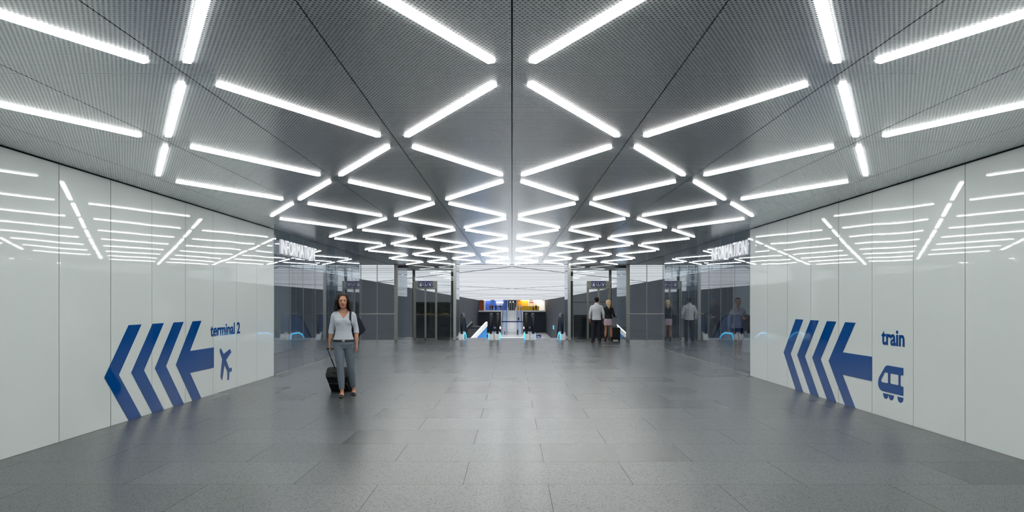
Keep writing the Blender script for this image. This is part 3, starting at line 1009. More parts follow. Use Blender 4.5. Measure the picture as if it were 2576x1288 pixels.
for i, px in enumerate((1232, 1243, 1257)):
    t = empty('table', (fx(px), YH + 2.0, zf), 0, ('round white table on the far gallery, nearest the rust panel', 'round white table in the middle of the far blue shop', 'round white table under the white panel of the far blue shop')[i], 'table', 'white tables at the blue shop')
    q = MB(); q.tube([(0, 0, .70), (0, 0, .74)], .42, 18); q.build('tabletop', M['icon'], t)
    q = MB(); q.tube([(0, 0, 0), (0, 0, .03), (0, 0, .1), (0, 0, .7)], [.25, .25, .05, .05], 12); q.build('leg', M['icon'], t)
# central glazed doorway above, ramp of steps below
t = empty('glazed_doorway', (0, YH + 3, zf), 0, 'dark glazed doorway with pale posts at the centre of the far gallery', 'doorway')
q = MB(); q.box(fx(1278), fx(1299), .1, .15, 0, zt - zf); q.build('glazing', M['dark'], t)
for px in (1277, 1299.5):
    q = MB(); q.box(fx(px - .9), fx(px + .9), -.1, .2, 0, zt - zf); q.build('post', M['white'], t)
for px in (1282.5, 1287, 1291.5, 1295.5):
    q = MB(); q.box(fx(px - .4), fx(px + .4), -.02, .1, 0, zt - zf - .6); q.build('mullion', M['palegrey'], t)
for px in (1283.5, 1291):
    q = MB(); q.ell((fx(px), -.15, fz(759.5) - zf), .14, 10, 8); q.build('globe_lamp', M['shoplight'], t, True)
t = empty('stairway', (0, YH - 1, ZL), 0, 'pale stairway rising to the far gallery on the central axis', 'stairs')
q = MB()
nst = 34
for i in range(nst):
    y0_ = -13 + i * 0.4
    q.box(fx(1279), fx(1297), y0_, 1.0, i * (zf - ZL) / nst, (i + 1) * (zf - ZL) / nst)
q.build('step', M['palegrey'], t)
for px in (1278, 1298):
    q = MB()
    x0_, x1_ = fx(px - .9), fx(px + .9)
    ptsl = [(-13.3, 0), (-13.3, .9), (1.0, zf - ZL + .9), (1.0, 0)]
    q.prism([ptsl], lambda u, w, tt, x0_=x0_: (x0_ + tt, u, w), x1_ - x0_)
    q.build('side_wall', M['white'], t)
q = MB(); q.box(fx(1277), fx(1299), -12.9, -12.6, 1.05, 1.5); q.build('landing_beam', M['white'], t)
for sg, lb in ((-1, 'pale blue escalator rising along the left side of the far stairway'), (1, 'pale blue escalator rising along the right side of the far stairway')):
    t = empty('escalator', (0, YH - 1, ZL), 0, lb, 'escalator', 'escalators beside the far stairway')
    q = MB()
    x0_, x1_ = sorted((sg * 1.32, sg * 2.62))
    for i in range(34):
        q.box(x0_, x1_, -11.4 + i * .36, .9, i * (zf - ZL) / 34, (i + 1) * (zf - ZL) / 34)
    q.build('step', M['paleblue'], t)
    for x in (sg * 1.36, sg * 2.58):
        q = MB(); q.prism([[(-11.8, .1), (-11.8, .9), (.9, zf - ZL + .9), (.9, zf - ZL + .1)]], lambda u, w, tt, x=x: (x - .03 + tt, u, w), .06)
        q.build('balustrade', M['side'], t)
zb = EYE - (809.3 - 760) * (YH - 14) / FPX
o = MB(); o.box(fx(1263.5), fx(1313.5), YH - 14, YH - 13.7, zb - .14, zb + .14)
for s in (-1, 1): o.box(s * 2.5 - .015, s * 2.5 + .015, YH - 13.9, YH - 13.87, zb, hz(YH - 14))
o = o.build('hanging_banner', M['signblue'])
tag(o, 'long narrow blue sign beam crossing in front of the far pale stairway', 'sign')
# globe lamps, wall signs, standing signs
for px, lb in ((1257.5, 'white globe lamp on the dark end wall, nearest the left escalator'), (1319.5, 'white globe lamp on the dark end wall, nearest the right escalator')):
    t = empty('globe_lamp', (fx(px), YH, fz(824.5)), 0, lb, 'lamp', 'globe lamps on the end wall')
    q = MB(); q.ell((0, -.3, 0), .32, 14, 10); q.build('shade', M['shoplight'], t, True)
    q = MB(); q.tube([(0, -.1, 0), (0, .02, 0)], .1, 10); q.build('wall_bracket', M['steel'], t)
for px, lb in ((1244, 'small blue wall sign with two white lines on the dark end wall'), (1334.5, 'small blue wall sign with a white slash on the dark end wall')):
    t = empty('wall_sign', (fx(px), YH - .03, fz(824.5)), 0, lb, 'sign')
    q = MB(); q.box(-.45, .45, -.03, .03, -.32, .32); q.build('plate', mat('sign_mid_blue', srgb(70, 104, 176), 0.4), t)
    q = MB()
    if px < 1288:
        q.box(-.42, .42, -.04, -.03, .1, .2); q.box(-.42, .42, -.04, -.03, -.12, -.04)
    else:
        q.prism([[(-.4, .2), (.1, .2), (.4, -.05), (.4, -.15), (-.1, .05), (-.4, .05)]], lambda u, w, tt: (u, -.03 - tt, w), .01)
    q.build('marking', M['icon'], t)
for sg, lb in ((-1, 'blue standing sign on the lower hall floor, beside the printed escalator'), (1, 'blue standing sign on the lower hall floor, right of the stairway')):
    t = empty('standing_sign', (sg * 6.25, 182, ZL), 0, lb, 'sign')
    q = MB(); q.box(-.6, .6, -.04, .04, .35, 1.05); q.build('plate', M['signblue'], t)
    q = MB(); q.box(-.45, -.38, -.05, -.04, .5, .9); q.box(-.45, .4, -.05, -.04, .5, .57); q.box(-.1, .0, -.05, -.04, .5, .8); q.box(.15, .25, -.05, -.04, .5, .75); q.build('marking', M['icon'], t)
    for x in (-.5, .5):
        q = MB(); q.box(x - .04, x + .04, -.05, .05, 0, .4); q.build('leg', M['steel'], t)
# cyan lit signs on the dark hall walls
def cyan_sign(s, y, z, lb, sz=.42):
    t = empty('light_sign', (s * XH, y, z), 0, lb, 'sign', 'cyan light signs on the hall walls')
    for k in (-1, 1):
        q = MB(); q.prism([[(-sz * 4, k * sz * .55 - sz * .3), (sz * 4, k * sz * .55 - sz * .3 + .15), (sz * 4, k * sz * .55 + sz * .3 + .15), (-sz * 4, k * sz * .55 + sz * .3)]], lambda u, w, tt: (-s * (.06 + tt), u, w), .05)
        q.build('light_bar', M['cyan'], t)
    q = MB(); q.box(min(0, -s * .06), max(0, -s * .06), -sz * 4, sz * 4, -sz, sz); q.build('back_plate', M['darksteel'], t)
cyan_sign(-1, 177, -4.3, 'cyan light bars on the dark left hall wall above the printed escalator')
cyan_sign(1, 177, -4.3, 'cyan light bars on the dark right hall wall beside the right escalator')
cyan_sign(-1, 116, -2.2, 'cyan light bars on the dark hall wall seen through the left lift', .3)
# ------------------------------------------------------------------ people
def V(*a): return Vector(a)

def ringz(z, rx, ry, yo=0.0, xo=0.0, n=28, p=2.3):
    out = []
    for k in range(n):
        a = 2 * PI * k / n
        c, s = math.cos(a), math.sin(a)
        out.append((xo + rx * math.copysign(abs(c) ** (2 / p), c), yo + ry * math.copysign(abs(s) ** (2 / p), s), z))
    return out

def hand(mb, wrist, d, nrm, thumb, curl=0.5, k=1.0, fine=True):
    """d: direction of the fingers, nrm: way the palm faces, thumb: +1/-1 side of the thumb along nrm x d"""
    d = d.normalized(); nrm = (nrm - d * nrm.dot(d)).normalized(); w = nrm.cross(d).normalized() * thumb
    mb.tube([wrist - d * .02 * k, wrist + d * .015 * k, wrist + d * .05 * k, wrist + d * .085 * k, wrist + d * .095 * k],
            [(.024 * k, .018 * k), (.028 * k, .017 * k), (.038 * k, .016 * k), (.038 * k, .013 * k), (.03 * k, .009 * k)], 14, side=w)
    if not fine:
        mb.tube([wrist + d * .08 * k, wrist + d * .12 * k + nrm * .02 * curl, wrist + d * .16 * k + nrm * .06 * curl], [.03 * k, .028 * k, .015 * k], 8)
        return
    for i, (off, L) in enumerate(((.029, .072), (.010, .080), (-.010, .074), (-.028, .058))):
        p = wrist + d * (.088 - abs(i - 1.2) * .004) * k + w * off * k
        pts, ang = [p - d * .02 * k], 0.0
        pts.append(p)
        for seg, q in ((.45, .75), (.31, 1.0), (.24, .7)):
            ang += curl * q
            p = p + (d * math.cos(ang) + nrm * math.sin(ang)) * L * seg * k
            pts.append(p)
        mb.tube(pts, [.0095 * k, .0095 * k, .0088 * k, .0080 * k, .0062 * k], 9)
    p = wrist + d * .025 * k + w * .024 * k
    mb.tube([p - w * .012 * k, p + w * .016 * k + d * .022 * k + nrm * .010 * k, p + w * (.026 - .012 * curl) * k + d * .052 * k + nrm * (.012 + .016 * curl) * k, p + w * (.020 - .02 * curl) * k + d * .078 * k + nrm * (.014 + .026 * curl) * k],
            [.013 * k, .0125 * k, .0105 * k, .0075 * k], 9)

def foot(mb, ankle, toe, k=1.0, heel=0.0):
    """foot from the ankle to the toe tip, sole on z = 0 (or raised at the heel)"""
    d = V(toe.x - ankle.x, toe.y - ankle.y, 0).normalized()
    s = V(-d.y, d.x, 0)
    a = V(ankle.x, ankle.y, 0)
    def st(t, w, h, z): return (a + d * t * k + V(0, 0, z), (w * k, h * k))
    L = [(-.055, .020, .022, .032 + heel), (-.045, .031, .034, .038 + heel), (0, .034, .040, .042 + heel * .8), (.06, .038, .034, .036 + heel * .4), (.12, .042, .024, .026), (.165, .034, .016, .018), (.185, .018, .010, .012)]
    q = [st(*x) for x in L]
    mb.tube([x[0] for x in q], [x[1] for x in q], 14, side=s)

class Person:
    def __init__(self, label, loc, rz, k=1.0, **g):
        """joints are given in metres for this figure; facing -y, its right hand at -x"""
        self.root = empty('person', loc, rz, label, 'person')
        self.g = g
        self.k = k

    def torso_rings(self, fem, sc=1.0, grow=0.0, z0=0.0, z1=9.9):
        if fem:
            T = [(.79, .130, .088, .012), (.86, .170, .112, .014), (.93, .162, .110, .012), (1.00, .138, .094, .004), (1.08, .119, .082, 0), (1.15, .122, .086, -.004),
                 (1.21, .138, .096, -.006), (1.27, .150, .100, -.006), (1.32, .158, .090, .002), (1.365, .150, .074, .010), (1.395, .118, .060, .014), (1.42, .080, .053, .018), (1.44, .060, .050, .018)]
        else:
            T = [(.80, .140, .095, .010), (.87, .168, .112, .012), (.94, .166, .112, .008), (1.02, .160, .106, 0), (1.10, .160, .106, -.002), (1.18, .172, .112, -.002),
                 (1.26, .186, .118, .002), (1.33, .196, .112, .006), (1.385, .186, .092, .012), (1.425, .150, .074, .018), (1.46, .095, .062, .02), (1.50, .066, .056, .018)]
        lean = self.g.get('lean', 0.0); lx = self.g.get('leanx', 0.0)
        out = []
        for (z, rx, ry, yo) in T:
            z *= sc
            if z0 <= z <= z1:
                dz = max(0, z - .9 * sc)
                out.append(ringz(z, rx * sc + grow, ry * sc + grow, yo * sc + lean * dz, lx * dz))
        return out

    def head(self, mb, c, turn, nod, hh, face=True):
        """c: chin-level centre of the head; turn about z; hh: head height"""
        R_ = Matrix.Rotation(turn, 3, 'Z') @ Matrix.Rotation(nod, 3, 'X')
        self.R, self.hc, self.hh = R_, c, hh
        s = hh / .225
        P = [(0.0, .022, .026, -.058), (.05, .036, .040, -.050), (.12, .048, .056, -.036), (.22, .057, .072, -.020), (.34, .064, .084, -.008), (.46, .070, .093, .000), (.58, .074, .098, .004), (.70, .0735, .096, .007), (.82, .065, .084, .009), (.91, .049, .064, .010), (.97, .028, .038, .010), (1.0, .010, .014, .010)]
        rings = []
        for t, rx, ry, yo in P:
            rings.append([tuple(c + R_ @ V(*p)) for p in ringz(t * hh, rx * s, ry * s, yo * s, 0, 24, 2.15)])
        mb.loft(rings)
        def at(x, y, t): return c + R_ @ V(x * s, y * s, t * hh)
        # brow ridge, nose, cheeks, mouth, ears
        mb.tube([at(0, -.086, .56), at(0, -.098, .46), at(0, -.113, .345), at(0, -.098, .315)], [.008 * s, .010 * s, .015 * s, .010 * s], 10)
        for q in (-1, 1):
            mb.ell(at(q * .012, -.096, .335), .0095 * s, 8, 6)
            mb.ell(at(q * .036, -.066, .36), (.022 * s, .020 * s, .026 * s), 10, 8)
            mb.tube([at(q * .012, -.089, .585), at(q * .034, -.084, .60), at(q * .052, -.066, .57)], .0085 * s, 8)
            mb.tube([at(q * .070, .010, .36), at(q * .080, .018, .46), at(q * .078, .014, .56)], [(.006 * s, .012 * s), (.007 * s, .019 * s), (.006 * s, .016 * s)], 10, side=R_ @ V(1, 0, 0))
        mb.ell(at(0, -.085, .20), (.024 * s, .014 * s, .014 * s), 10, 8)
        mb.ell(at(0, -.080, .08), (.020 * s, .014 * s, .016 * s), 10, 8)
        self.at = at; self.hs = s

    def face_parts(self, lip, brow):
        at, s, r = self.at, self.hs, self.root
        for q in (-1, 1):
            m = MB(); m.ell(at(q * .031, -.0825, .50), (.0125 * s, .0075 * s, .0048 * s), 12, 8)
            e = m.build('eye', M['eyewhite'], r, True)
            m = MB(); m.ell(at(q * .031, -.0875, .501), (.0062 * s, .004 * s, .0050 * s), 10, 8)
            m.build('iris', M['iris'], e, True)
            m = MB(); m.tube([at(q * .014, -.0975, .575), at(q * .032, -.0945, .605), at(q * .052, -.0755, .585)], [.003 * s, .0042 * s, .002 * s], 8)
            m.build('eyebrow', brow, r, True)
        m = MB()
        m.tube([at(-.027, -.086, .226), at(-.010, -.0995, .218), at(0, -.101, .213), at(.010, -.0995, .218), at(.027, -.086, .226)], [(.003 * s, .003 * s), (.006 * s, .006 * s), (.006 * s, .005 * s), (.006 * s, .006 * s), (.003 * s, .003 * s)], 8)
        m.tube([at(-.025, -.087, .220), at(0, -.100, .182), at(.025, -.087, .220)], [.003 * s, .0072 * s, .003 * s], 8)
        m.build('lips', lip, r, True)

def limb(mb, pts, rad, n=14, smooth=4):
    mb.tube(pts, rad, n, smooth=smooth)

def add(v, w): return v + w

def part(P, name, mb, m, vox=.006, it=4, cut=None, planes=()):
    me = fuse(mb, vox, it, cut, planes)
    return link(name, me, m, P.root, True)

# ---- woman walking with luggage
P = Person('woman in pale v-neck top and jeans walking with a suitcase', (-2.80, 12.83, 0), math.radians(11))
w1 = P
sR, eR, wR = V(-.148, .012, 1.338), V(-.200, .055, 1.095), V(-.228, .075, .875)
sL, eL, wL = V(.148, .012, 1.338), V(.205, .040, 1.100), V(.213, .000, .875)
hipR, kR, aR, tR = V(-.082, 0, .87), V(-.052, -.085, .48), V(-.022, -.145, .085), V(-.045, -.36, 0)
hipL, kL, aL, tL = V(.082, .01, .87), V(.112, .035, .49), V(.160, .16, .090), V(.175, -.05, 0)
b = MB()
b.loft(P.torso_rings(True))
b.tube([V(0, .018, 1.39), V(0, .012, 1.45), V(0, -.006, 1.53)], [.056, .050, .050], 16, smooth=3)
P.head(b, V(-.015, -.012, 1.462), math.radians(3), math.radians(2), .234)
for sg in (-1, 1): b.ell((sg * .064, -.062, 1.24), (.066, .050, .064), 16, 10)
for s_, e_, w_ in ((sR, eR, wR), (sL, eL, wL)):
    limb(b, [s_ + V(0, 0, .01), s_ * .5 + e_ * .5, e_, e_ * .45 + w_ * .55, w_], [.048, .041, .036, .034, .024])
hand(b, wR, V(-.02, .05, -1), V(.9, .1, 0), 1, .95)
W_HAND = wR + V(-.02, .05, -1).normalized() * .092 + V(1, 0, 0) * .022
hand(b, wL, V(.06, -.1, -1), V(-1, .25, 0), -1, .45)
for h_, k_, a_ in ((hipR, kR, aR), (hipL, kL, aL)):
    limb(b, [h_, h_ * .5 + k_ * .5, k_, k_ * .6 + a_ * .4 + V(0, .012, 0), a_, a_ - V(0, 0, .03)], [.082, .068, .050, .048, .029, .030])
foot(b, aR, tR, .98); foot(b, aL, tL, .98)
part(P, 'body', b, M['skin'], .0048, 3)
P.face_parts(M['lips'], M['hairdark'])
t_ = MB()
t_.loft(P.torso_rings(True, grow=.011, z0=.9, z1=1.43))
for sg in (-1, 1): t_.ell((sg * .062, -.064, 1.238), (.076, .058, .074), 16, 10)
t_.ell((0, -.066, 1.235), (.055, .046, .06), 14, 8)
for s_, e_, w_ in ((sR, eR, wR), (sL, eL, wL)):
    q = e_ * .72 + w_ * .28
    limb(t_, [s_ + V(-math.copysign(.062, s_.x), 0, .034), s_, s_ * .5 + e_ * .5, e_, q], [.040, .055, .050, .045, .046])
part(P, 'knit_top', t_, M['knit'], .005, 9, lambda c: (c.z > 1.402 and abs(c.x) < .085) or (c.y < 0.0 and c.z > 1.285 and abs(c.x) < (c.z - 1.285) * .72),
     [((0, 0, 1.285), (1, 0, -.72)), ((0, 0, 1.285), (-1, 0, -.72)), ((0, 0, 1.402), (0, 0, 1)), ((.085, 0, 0), (1, 0, 0)), ((-.085, 0, 0), (1, 0, 0))])
j = MB()
j.loft(P.torso_rings(True, grow=.010, z0=.78, z1=.945))
for h_, k_, a_ in ((hipR, kR, aR), (hipL, kL, aL)):
    limb(j, [h_ + V(0, 0, -.01), h_ * .5 + k_ * .5, k_, k_ * .6 + a_ * .4 + V(0, .012, 0), a_ * .9 + k_ * .1], [.094, .079, .060, .059, .043])
part(P, 'jeans', j, M['denim'], .006, 4, lambda c: c.z > .940)
m = MB(); m.loft([ringz(.905, .179, .124, .012), ringz(.907, .1795, .1245, .012), ringz(.938, .1745, .1225, .011), ringz(.940, .173, .121, .011)])
bl = m.build('belt', M['leather'], P.root, True)
m = MB(); m.box(-.022, .022, -.122, -.112, .906, .938); m.build('buckle', M['steel'], bl)
for a_, t2 in ((aR, tR), (aL, tL)):
    f_ = MB(); foot(f_, a_, t2, 1.06)
    part(P, 'shoe', f_, M['leather'], .006, 2, lambda c, a_=a_: c.z > .052 or (c.z > .032 and abs((V(c.x, c.y, 0) - V(a_.x, a_.y, 0)).length - .05) < .062 and (c.y < a_.y)))
# wavy shoulder-length hair
h = MB()
h.ell(P.at(0, .016, .70), (.089, .106, .086), 22, 16)
rnd = random.Random(5)
for i in range(46):
    a = math.radians(-28 + 236 * i / 45)           # from one temple round the back to the other
    x0, y0 = math.cos(a), math.sin(a)
    r0 = .076
    pts = [P.at(x0 * .045, .012 + y0 * .055, .98)]
    ph = rnd.uniform(0, 6)
    L = rnd.uniform(.88, 1.02)
    for q in range(1, 9):
        u = q / 8
        bulge = .060 + .045 * min(1, u * 2.2) + .012 * u
        wv = .010 * math.sin(ph + u * 11)
        pts.append(P.at(x0 * (bulge + wv) + .006 * math.sin(ph * 2 + u * 9), .014 + y0 * (bulge + .012 + wv), .96 - u * 1.16 * L))
    h.tube(pts, [.020, .022, .022, .021, .020, .020, .019, .017, .010], 8)
def front_cut(P, line, half):
    Rt = P.R.transposed()
    def f(c):
        q = Rt @ (c - P.hc)
        t = q.z / P.hh
        return q.y < -.030 and abs(q.x) < half * (1 - .35 * max(0, t - .5) / .4) and t < line - 26.0 * q.x * q.x
    return f
part(P, 'hair', h, M['hairdark'], .005, 3, front_cut(P, .90, .062))
# necklace
m = MB(); m.tube([V(-.058, -.022, 1.425), V(-.03, -.052, 1.40), V(0, -.062, 1.392), V(.03, -.052, 1.40), V(.058, -.022, 1.425)], .003, 6, smooth=4)
m.build('necklace', M['steel'], P.root, True)

# her shoulder bag
t = empty('shoulder_bag', (-2.80, 12.83, 0), math.radians(11), 'dark navy shoulder bag hanging behind the arm of the walking woman', 'bag')
q = MB()
out = [(.115, 1.12), (.235, 1.305), (.255, 1.318), (.30, 1.24), (.365, 1.095), (.345, 1.06), (.255, .985), (.165, .955), (.13, .97)]
q.prism([out], lambda u, w, tt: (u, .085 + tt, w), .11)
q.build('bag_body', M['navy'], t, False, .018, seg=3)
q = MB()
q.tube([V(.135, .10, 1.10), V(.120, -.055, 1.18), V(.110, -.105, 1.27), V(.112, -.085, 1.36), V(.122, .015, 1.435), V(.13, .11, 1.36), V(.15, .14, 1.22), V(.17, .15, 1.12)], [(.016, .005)] * 8, 8, smooth=4, side=(1, 0, 0))
q.build('strap', M['navy'], t, True)

# her trolley case
def trolley(loc, rz, tilt, label, cat, w=.40, hgt=.52, dep=.22, handle=.52):
    """base at the wheels; leans by tilt towards -y"""
    t = empty('suitcase', loc, rz, label, cat)
    ct, st_ = math.cos(tilt), math.sin(tilt)
    def T(x, y, z): return V(x, y * ct - z * st_, y * st_ + z * ct + .035)
    q = MB()
    n = 5
    prof = [rrect(0, 0, w - 2 * i_, dep - 2 * i_, .05, 5) for i_ in (.02, .004, 0, 0, .004, .03)]
    zz = [.02, .03, .06, hgt - .05, hgt - .015, hgt]
    q.loft([[tuple(T(a, b_, z)) for a, b_ in p] for p, z in zip(prof, zz)])
    q.build('case_body', M['luggage'], t, 'auto')
    q = MB()
    q.loft([[tuple(T(a * .82, -dep / 2 - .035 + .035 * e2, z)) for a, z in rrect(0, hgt * zc, w, hgt * hh_, .04, 4)] for e2, zc, hh_ in ((0, .40, .56), (1.2, .40, .60))])
    q.build('front_pocket', M['luggage'], t, 'auto')
    for zc in (.62, .80):
        q = MB(); q.tube([T(-w * .42, -dep / 2 - .004, hgt * zc), T(w * .42, -dep / 2 - .004, hgt * zc)], .005, 6)
        q.build('zip', M['darksteel'], t)
    q = MB(); q.tube([T(-.07, -.03, hgt - .005), T(-.055, -.03, hgt + .03), T(.055, -.03, hgt + .03), T(.07, -.03, hgt - .005)], .011, 8)
    q.build('carry_handle', M['rubber'], t, True)
    hy = dep / 2 - .02
    for sx in (-1, 1):
        q = MB()
        q.tube([T(sx * .062, hy, hgt - .02), T(sx * .062, hy, hgt + handle * .5)], .010, 8)
        q.tube([T(sx * .062, hy, hgt + handle * .5), T(sx * .062, hy, hgt + handle)], .007, 8)
        q.build('telescopic_tube', M['steel'] if tilt == 0 else M['rubber'], t, True)
    q = MB(); q.tube([T(-.075, hy, hgt + handle), T(.075, hy, hgt + handle)], .014, 10)
    q.build('grip', M['rubber'], t, True)
    for sx in (-1, 1):
        for sy in ((1,) if tilt else (-1, 1)):
            c = T(sx * (w / 2 - .035), sy * (dep / 2 - .03), 0)
            c.z = .033
            q = MB(); q.tube([c - V(.013, 0, 0), c + V(.013, 0, 0)], .032, 16)
            q.build('wheel', M['rubber'], t, 'auto')
            q = MB(); q.box(c.x - .02, c.x + .02, c.y - .015, c.y + .015, .04, .10)
            q.build('wheel_fork', M['rubber'], t)
    return t
def follow(hand_pt, rz, hgt, dep, handle):
    """tilt and place of a trolley whose grip lies in the hand"""
    lo, hi = 0.0, 1.3
    gy, gz = dep / 2 - .02, hgt + handle
    for _ in range(50):
        m_ = (lo + hi) / 2
        if gy * math.sin(m_) + gz * math.cos(m_) + .035 > hand_pt.z: lo = m_
        else: hi = m_
    g = Matrix.Rotation(rz, 3, 'Z') @ V(0, gy * math.cos(m_) - gz * math.sin(m_), 0)
    return (hand_pt.x - g.x, hand_pt.y - g.y, 0), m_
bpy.context.view_layer.update()
hp = Matrix.Rotation(math.radians(11), 3, 'Z') @ (W_HAND + V(0, 0, 0)) + V(-2.80, 12.83, 0)
lc, tl = follow(hp, math.radians(-4), .52, .22, .54)
trolley(lc, math.radians(-4), tl, 'black trolley suitcase tilted behind the walking woman in jeans', 'suitcase', handle=.54)

# ---- man in white shirt, seen from behind
P = Person('man in white shirt and dark trousers, seen from behind beside the blonde woman', (3.26, 29.75, 0), PI)
sc = 1.0
sR, eR, wR = V(-.188, .02, 1.372), V(-.262, .05, 1.14), V(-.275, -.02, .90)
sL, eL, wL = V(.188, .02, 1.372), V(.258, .05, 1.14), V(.258, .0, .89)
hips = [(V(-.09, 0, .89), V(-.105, -.01, .48), V(-.115, .01, .085), V(-.15, -.2, 0)), (V(.09, 0, .89), V(.115, -.005, .48), V(.135, .01, .085), V(.17, -.2, 0))]
b = MB(); b.loft(P.torso_rings(False))
b.tube([V(0, .02, 1.44), V(0, .014, 1.50), V(0, -.004, 1.575)], [.068, .060, .058], 16, smooth=3)
P.head(b, V(0, -.012, 1.52), math.radians(8), 0, .232)
for s_, e_, w_ in ((sR, eR, wR), (sL, eL, wL)):
    limb(b, [s_, s_ * .5 + e_ * .5, e_, e_ * .45 + w_ * .55, w_], [.055, .048, .041, .038, .028])
    hand(b, w_, V(0, -.08, -1), V(-math.copysign(1, w_.x), 0.2, 0), 1 if w_.x < 0 else -1, .5, 1.08)
for h_, k_, a_, t2 in hips:
    limb(b, [h_, h_ * .5 + k_ * .5, k_, k_ * .6 + a_ * .4, a_, a_ - V(0, 0, .03)], [.088, .074, .056, .054, .038, .036]); foot(b, a_, t2, 1.08)
part(P, 'body', b, M['skin2'], .006, 3)
P.face_parts(M['lips'], M['hairdark'])
q = MB(); q.loft(P.torso_rings(False, grow=.015, z0=.86, z1=1.51))
for s_, e_, w_ in ((sR, eR, wR), (sL, eL, wL)):
    limb(q, [s_ + V(-math.copysign(.075, s_.x), 0, .036), s_, s_ * .5 + e_ * .5, e_, e_ * .4 + w_ * .6, e_ * .1 + w_ * .9], [.046, .060, .058, .053, .048, .040])
q.tube([V(0, .018, 1.44), V(0, .012, 1.525)], [.092, .074], 16)
part(P, 'shirt', q, M['shirt'], .007, 4)
q = MB(); q.loft(P.torso_rings(False, grow=.010, z0=.79, z1=1.0))
for h_, k_, a_, t2 in hips:
    limb(q, [h_, h_ * .5 + k_ * .5, k_, k_ * .5 + a_ * .5, a_ + V(0, 0, -.035)], [.104, .094, .080, .074, .068])
part(P, 'trousers', q, M['darknavy'], .007, 4)
for h_, k_, a_, t2 in hips:
    f_ = MB(); foot(f_, a_, t2, 1.18); part(P, 'shoe', f_, M['brown'], .007, 2, lambda c: c.z > .075)
q = MB(); q.ell(P.at(0, .016, .71), (.094, .110, .092), 20, 14); q.ell(P.at(0, .045, .50), (.084, .070, .080), 16, 10)
part(P, 'hair', q, M['hairdark'], .006, 2, lambda c: (P.R.transposed() @ (c - P.hc)).y < -.062 and c.z < P.at(0, 0, .8).z)

# ---- blonde woman with a suitcase, seen from behind
P = Person('blonde woman in black jacket and pale skirt, seen from behind at the lift', (3.86, 30.9, 0), PI + math.radians(-8))
sR, eR, wR = V(-.145, .012, 1.288), V(-.205, .05, 1.07), V(-.235, -.13, 1.005)
sL, eL, wL = V(.145, .012, 1.288), V(.205, .03, 1.07), V(.195, -.06, .86)
hips = [(V(-.08, 0, .84), V(-.110, -.01, .46), V(-.125, .02, .115), V(-.14, -.2, 0)), (V(.08, 0, .84), V(.100, -.02, .46), V(.12, .0, .115), V(.13, -.2, 0))]
b = MB(); b.loft(P.torso_rings(True, .965))
b.tube([V(0, .018, 1.34), V(0, .012, 1.40), V(0, -.006, 1.48)], [.054, .048, .048], 16, smooth=3)
P.head(b, V(0, -.010, 1.425), math.radians(14), 0, .216)
for s_, e_, w_ in ((sR, eR, wR), (sL, eL, wL)):
    limb(b, [s_, s_ * .5 + e_ * .5, e_, e_ * .45 + w_ * .55, w_], [.046, .040, .035, .032, .023])
hand(b, wR, V(-.3, -.9, -.1), V(0, 0, -1), 1, .8)
B_HAND = wR + V(-.3, -.9, -.1).normalized() * .095 + V(0, 0, -.022); hand(b, wL, V(0, -.1, -1), V(-1, .2, 0), -1, .4)
for h_, k_, a_, t2 in hips:
    limb(b, [h_, h_ * .5 + k_ * .5, k_, k_ * .62 + a_ * .38 + V(0, .012, 0), a_, a_ - V(0, 0, .03)], [.082, .070, .050, .051, .033, .033]); foot(b, a_, t2, .95, .045)
part(P, 'body', b, M['skin'], .006, 3)
P.face_parts(M['lips'], M['hairblond'])
q = MB(); q.loft(P.torso_rings(True, .965, grow=.020, z0=.83, z1=1.39))
for s_, e_, w_ in ((sR, eR, wR), (sL, eL, wL)):
    limb(q, [s_ + V(-math.copysign(.062, s_.x), 0, .034), s_, s_ * .5 + e_ * .5, e_, e_ * .1 + w_ * .9], [.042, .060, .055, .050, .042])
part(P, 'jacket', q, M['black'], .007, 4)
q = MB(); q.loft([ringz(.63, .178, .125, .005), ringz(.64, .180, .127, .005), ringz(.74, .178, .124, .01), ringz(.84, .175, .122, .012), ringz(.92, .155, .11, .01)])
part(P, 'skirt', q, M['pink'], .008, 2)
for h_, k_, a_, t2 in hips:
    f_ = MB(); foot(f_, a_, t2, 1.06, .045)
    f_.tube([a_ + V(0, .01, .06), a_ + V(0, .004, -.02)], [.046, .044], 14)
    f_.tube([V(a_.x, a_.y + .045, .06), V(a_.x, a_.y + .05, .0)], [.020, .012], 10)
    part(P, 'ankle_boot', f_, M['wine'], .006, 2)
h = MB(); h.ell(P.at(0, .016, .72), (.083, .098, .080), 20, 14)
rnd = random.Random(8)
for i in range(34):
    a = math.radians(-20 + 220 * i / 33)
    x0, y0 = math.cos(a), math.sin(a)
    L = .78 + .75 * max(0, y0) + rnd.uniform(-.08, .08)
    pts = [P.at(x0 * .04, .014 + y0 * .05, .98)]
    for q_ in range(1, 8):
        u = q_ / 7
        bl_ = .060 + .038 * min(1, u * 2.4) - .02 * max(0, u - .5)
        pts.append(P.at(x0 * bl_ * (1 - .35 * max(0, u - .45)), .016 + y0 * (bl_ + .016 + .02 * u), .96 - u * 1.0 * L))
    j_ = rnd.uniform(-.006, .006)
    pts = [p_ + V(x0 * j_, y0 * j_, 0) for p_ in pts]
    h.tube(pts, [.016, .017, .016, .015, .014, .013, .011, .004], 8)
part(P, 'hair', h, M['hairblond'], .0048, 1)
hp = Matrix.Rotation(PI + math.radians(-8), 3, 'Z') @ B_HAND + V(3.86, 30.9, 0)
g_ = Matrix.Rotation(math.radians(4), 3, 'Z') @ V(0, .09, 0)
trolley((hp.x - g_.x, hp.y - g_.y, 0), math.radians(4), 0.0, 'dark upright suitcase with raised handle beside the blonde woman', 'suitcase', w=.36, hgt=.50, dep=.22, handle=hp.z - .50 - .035)

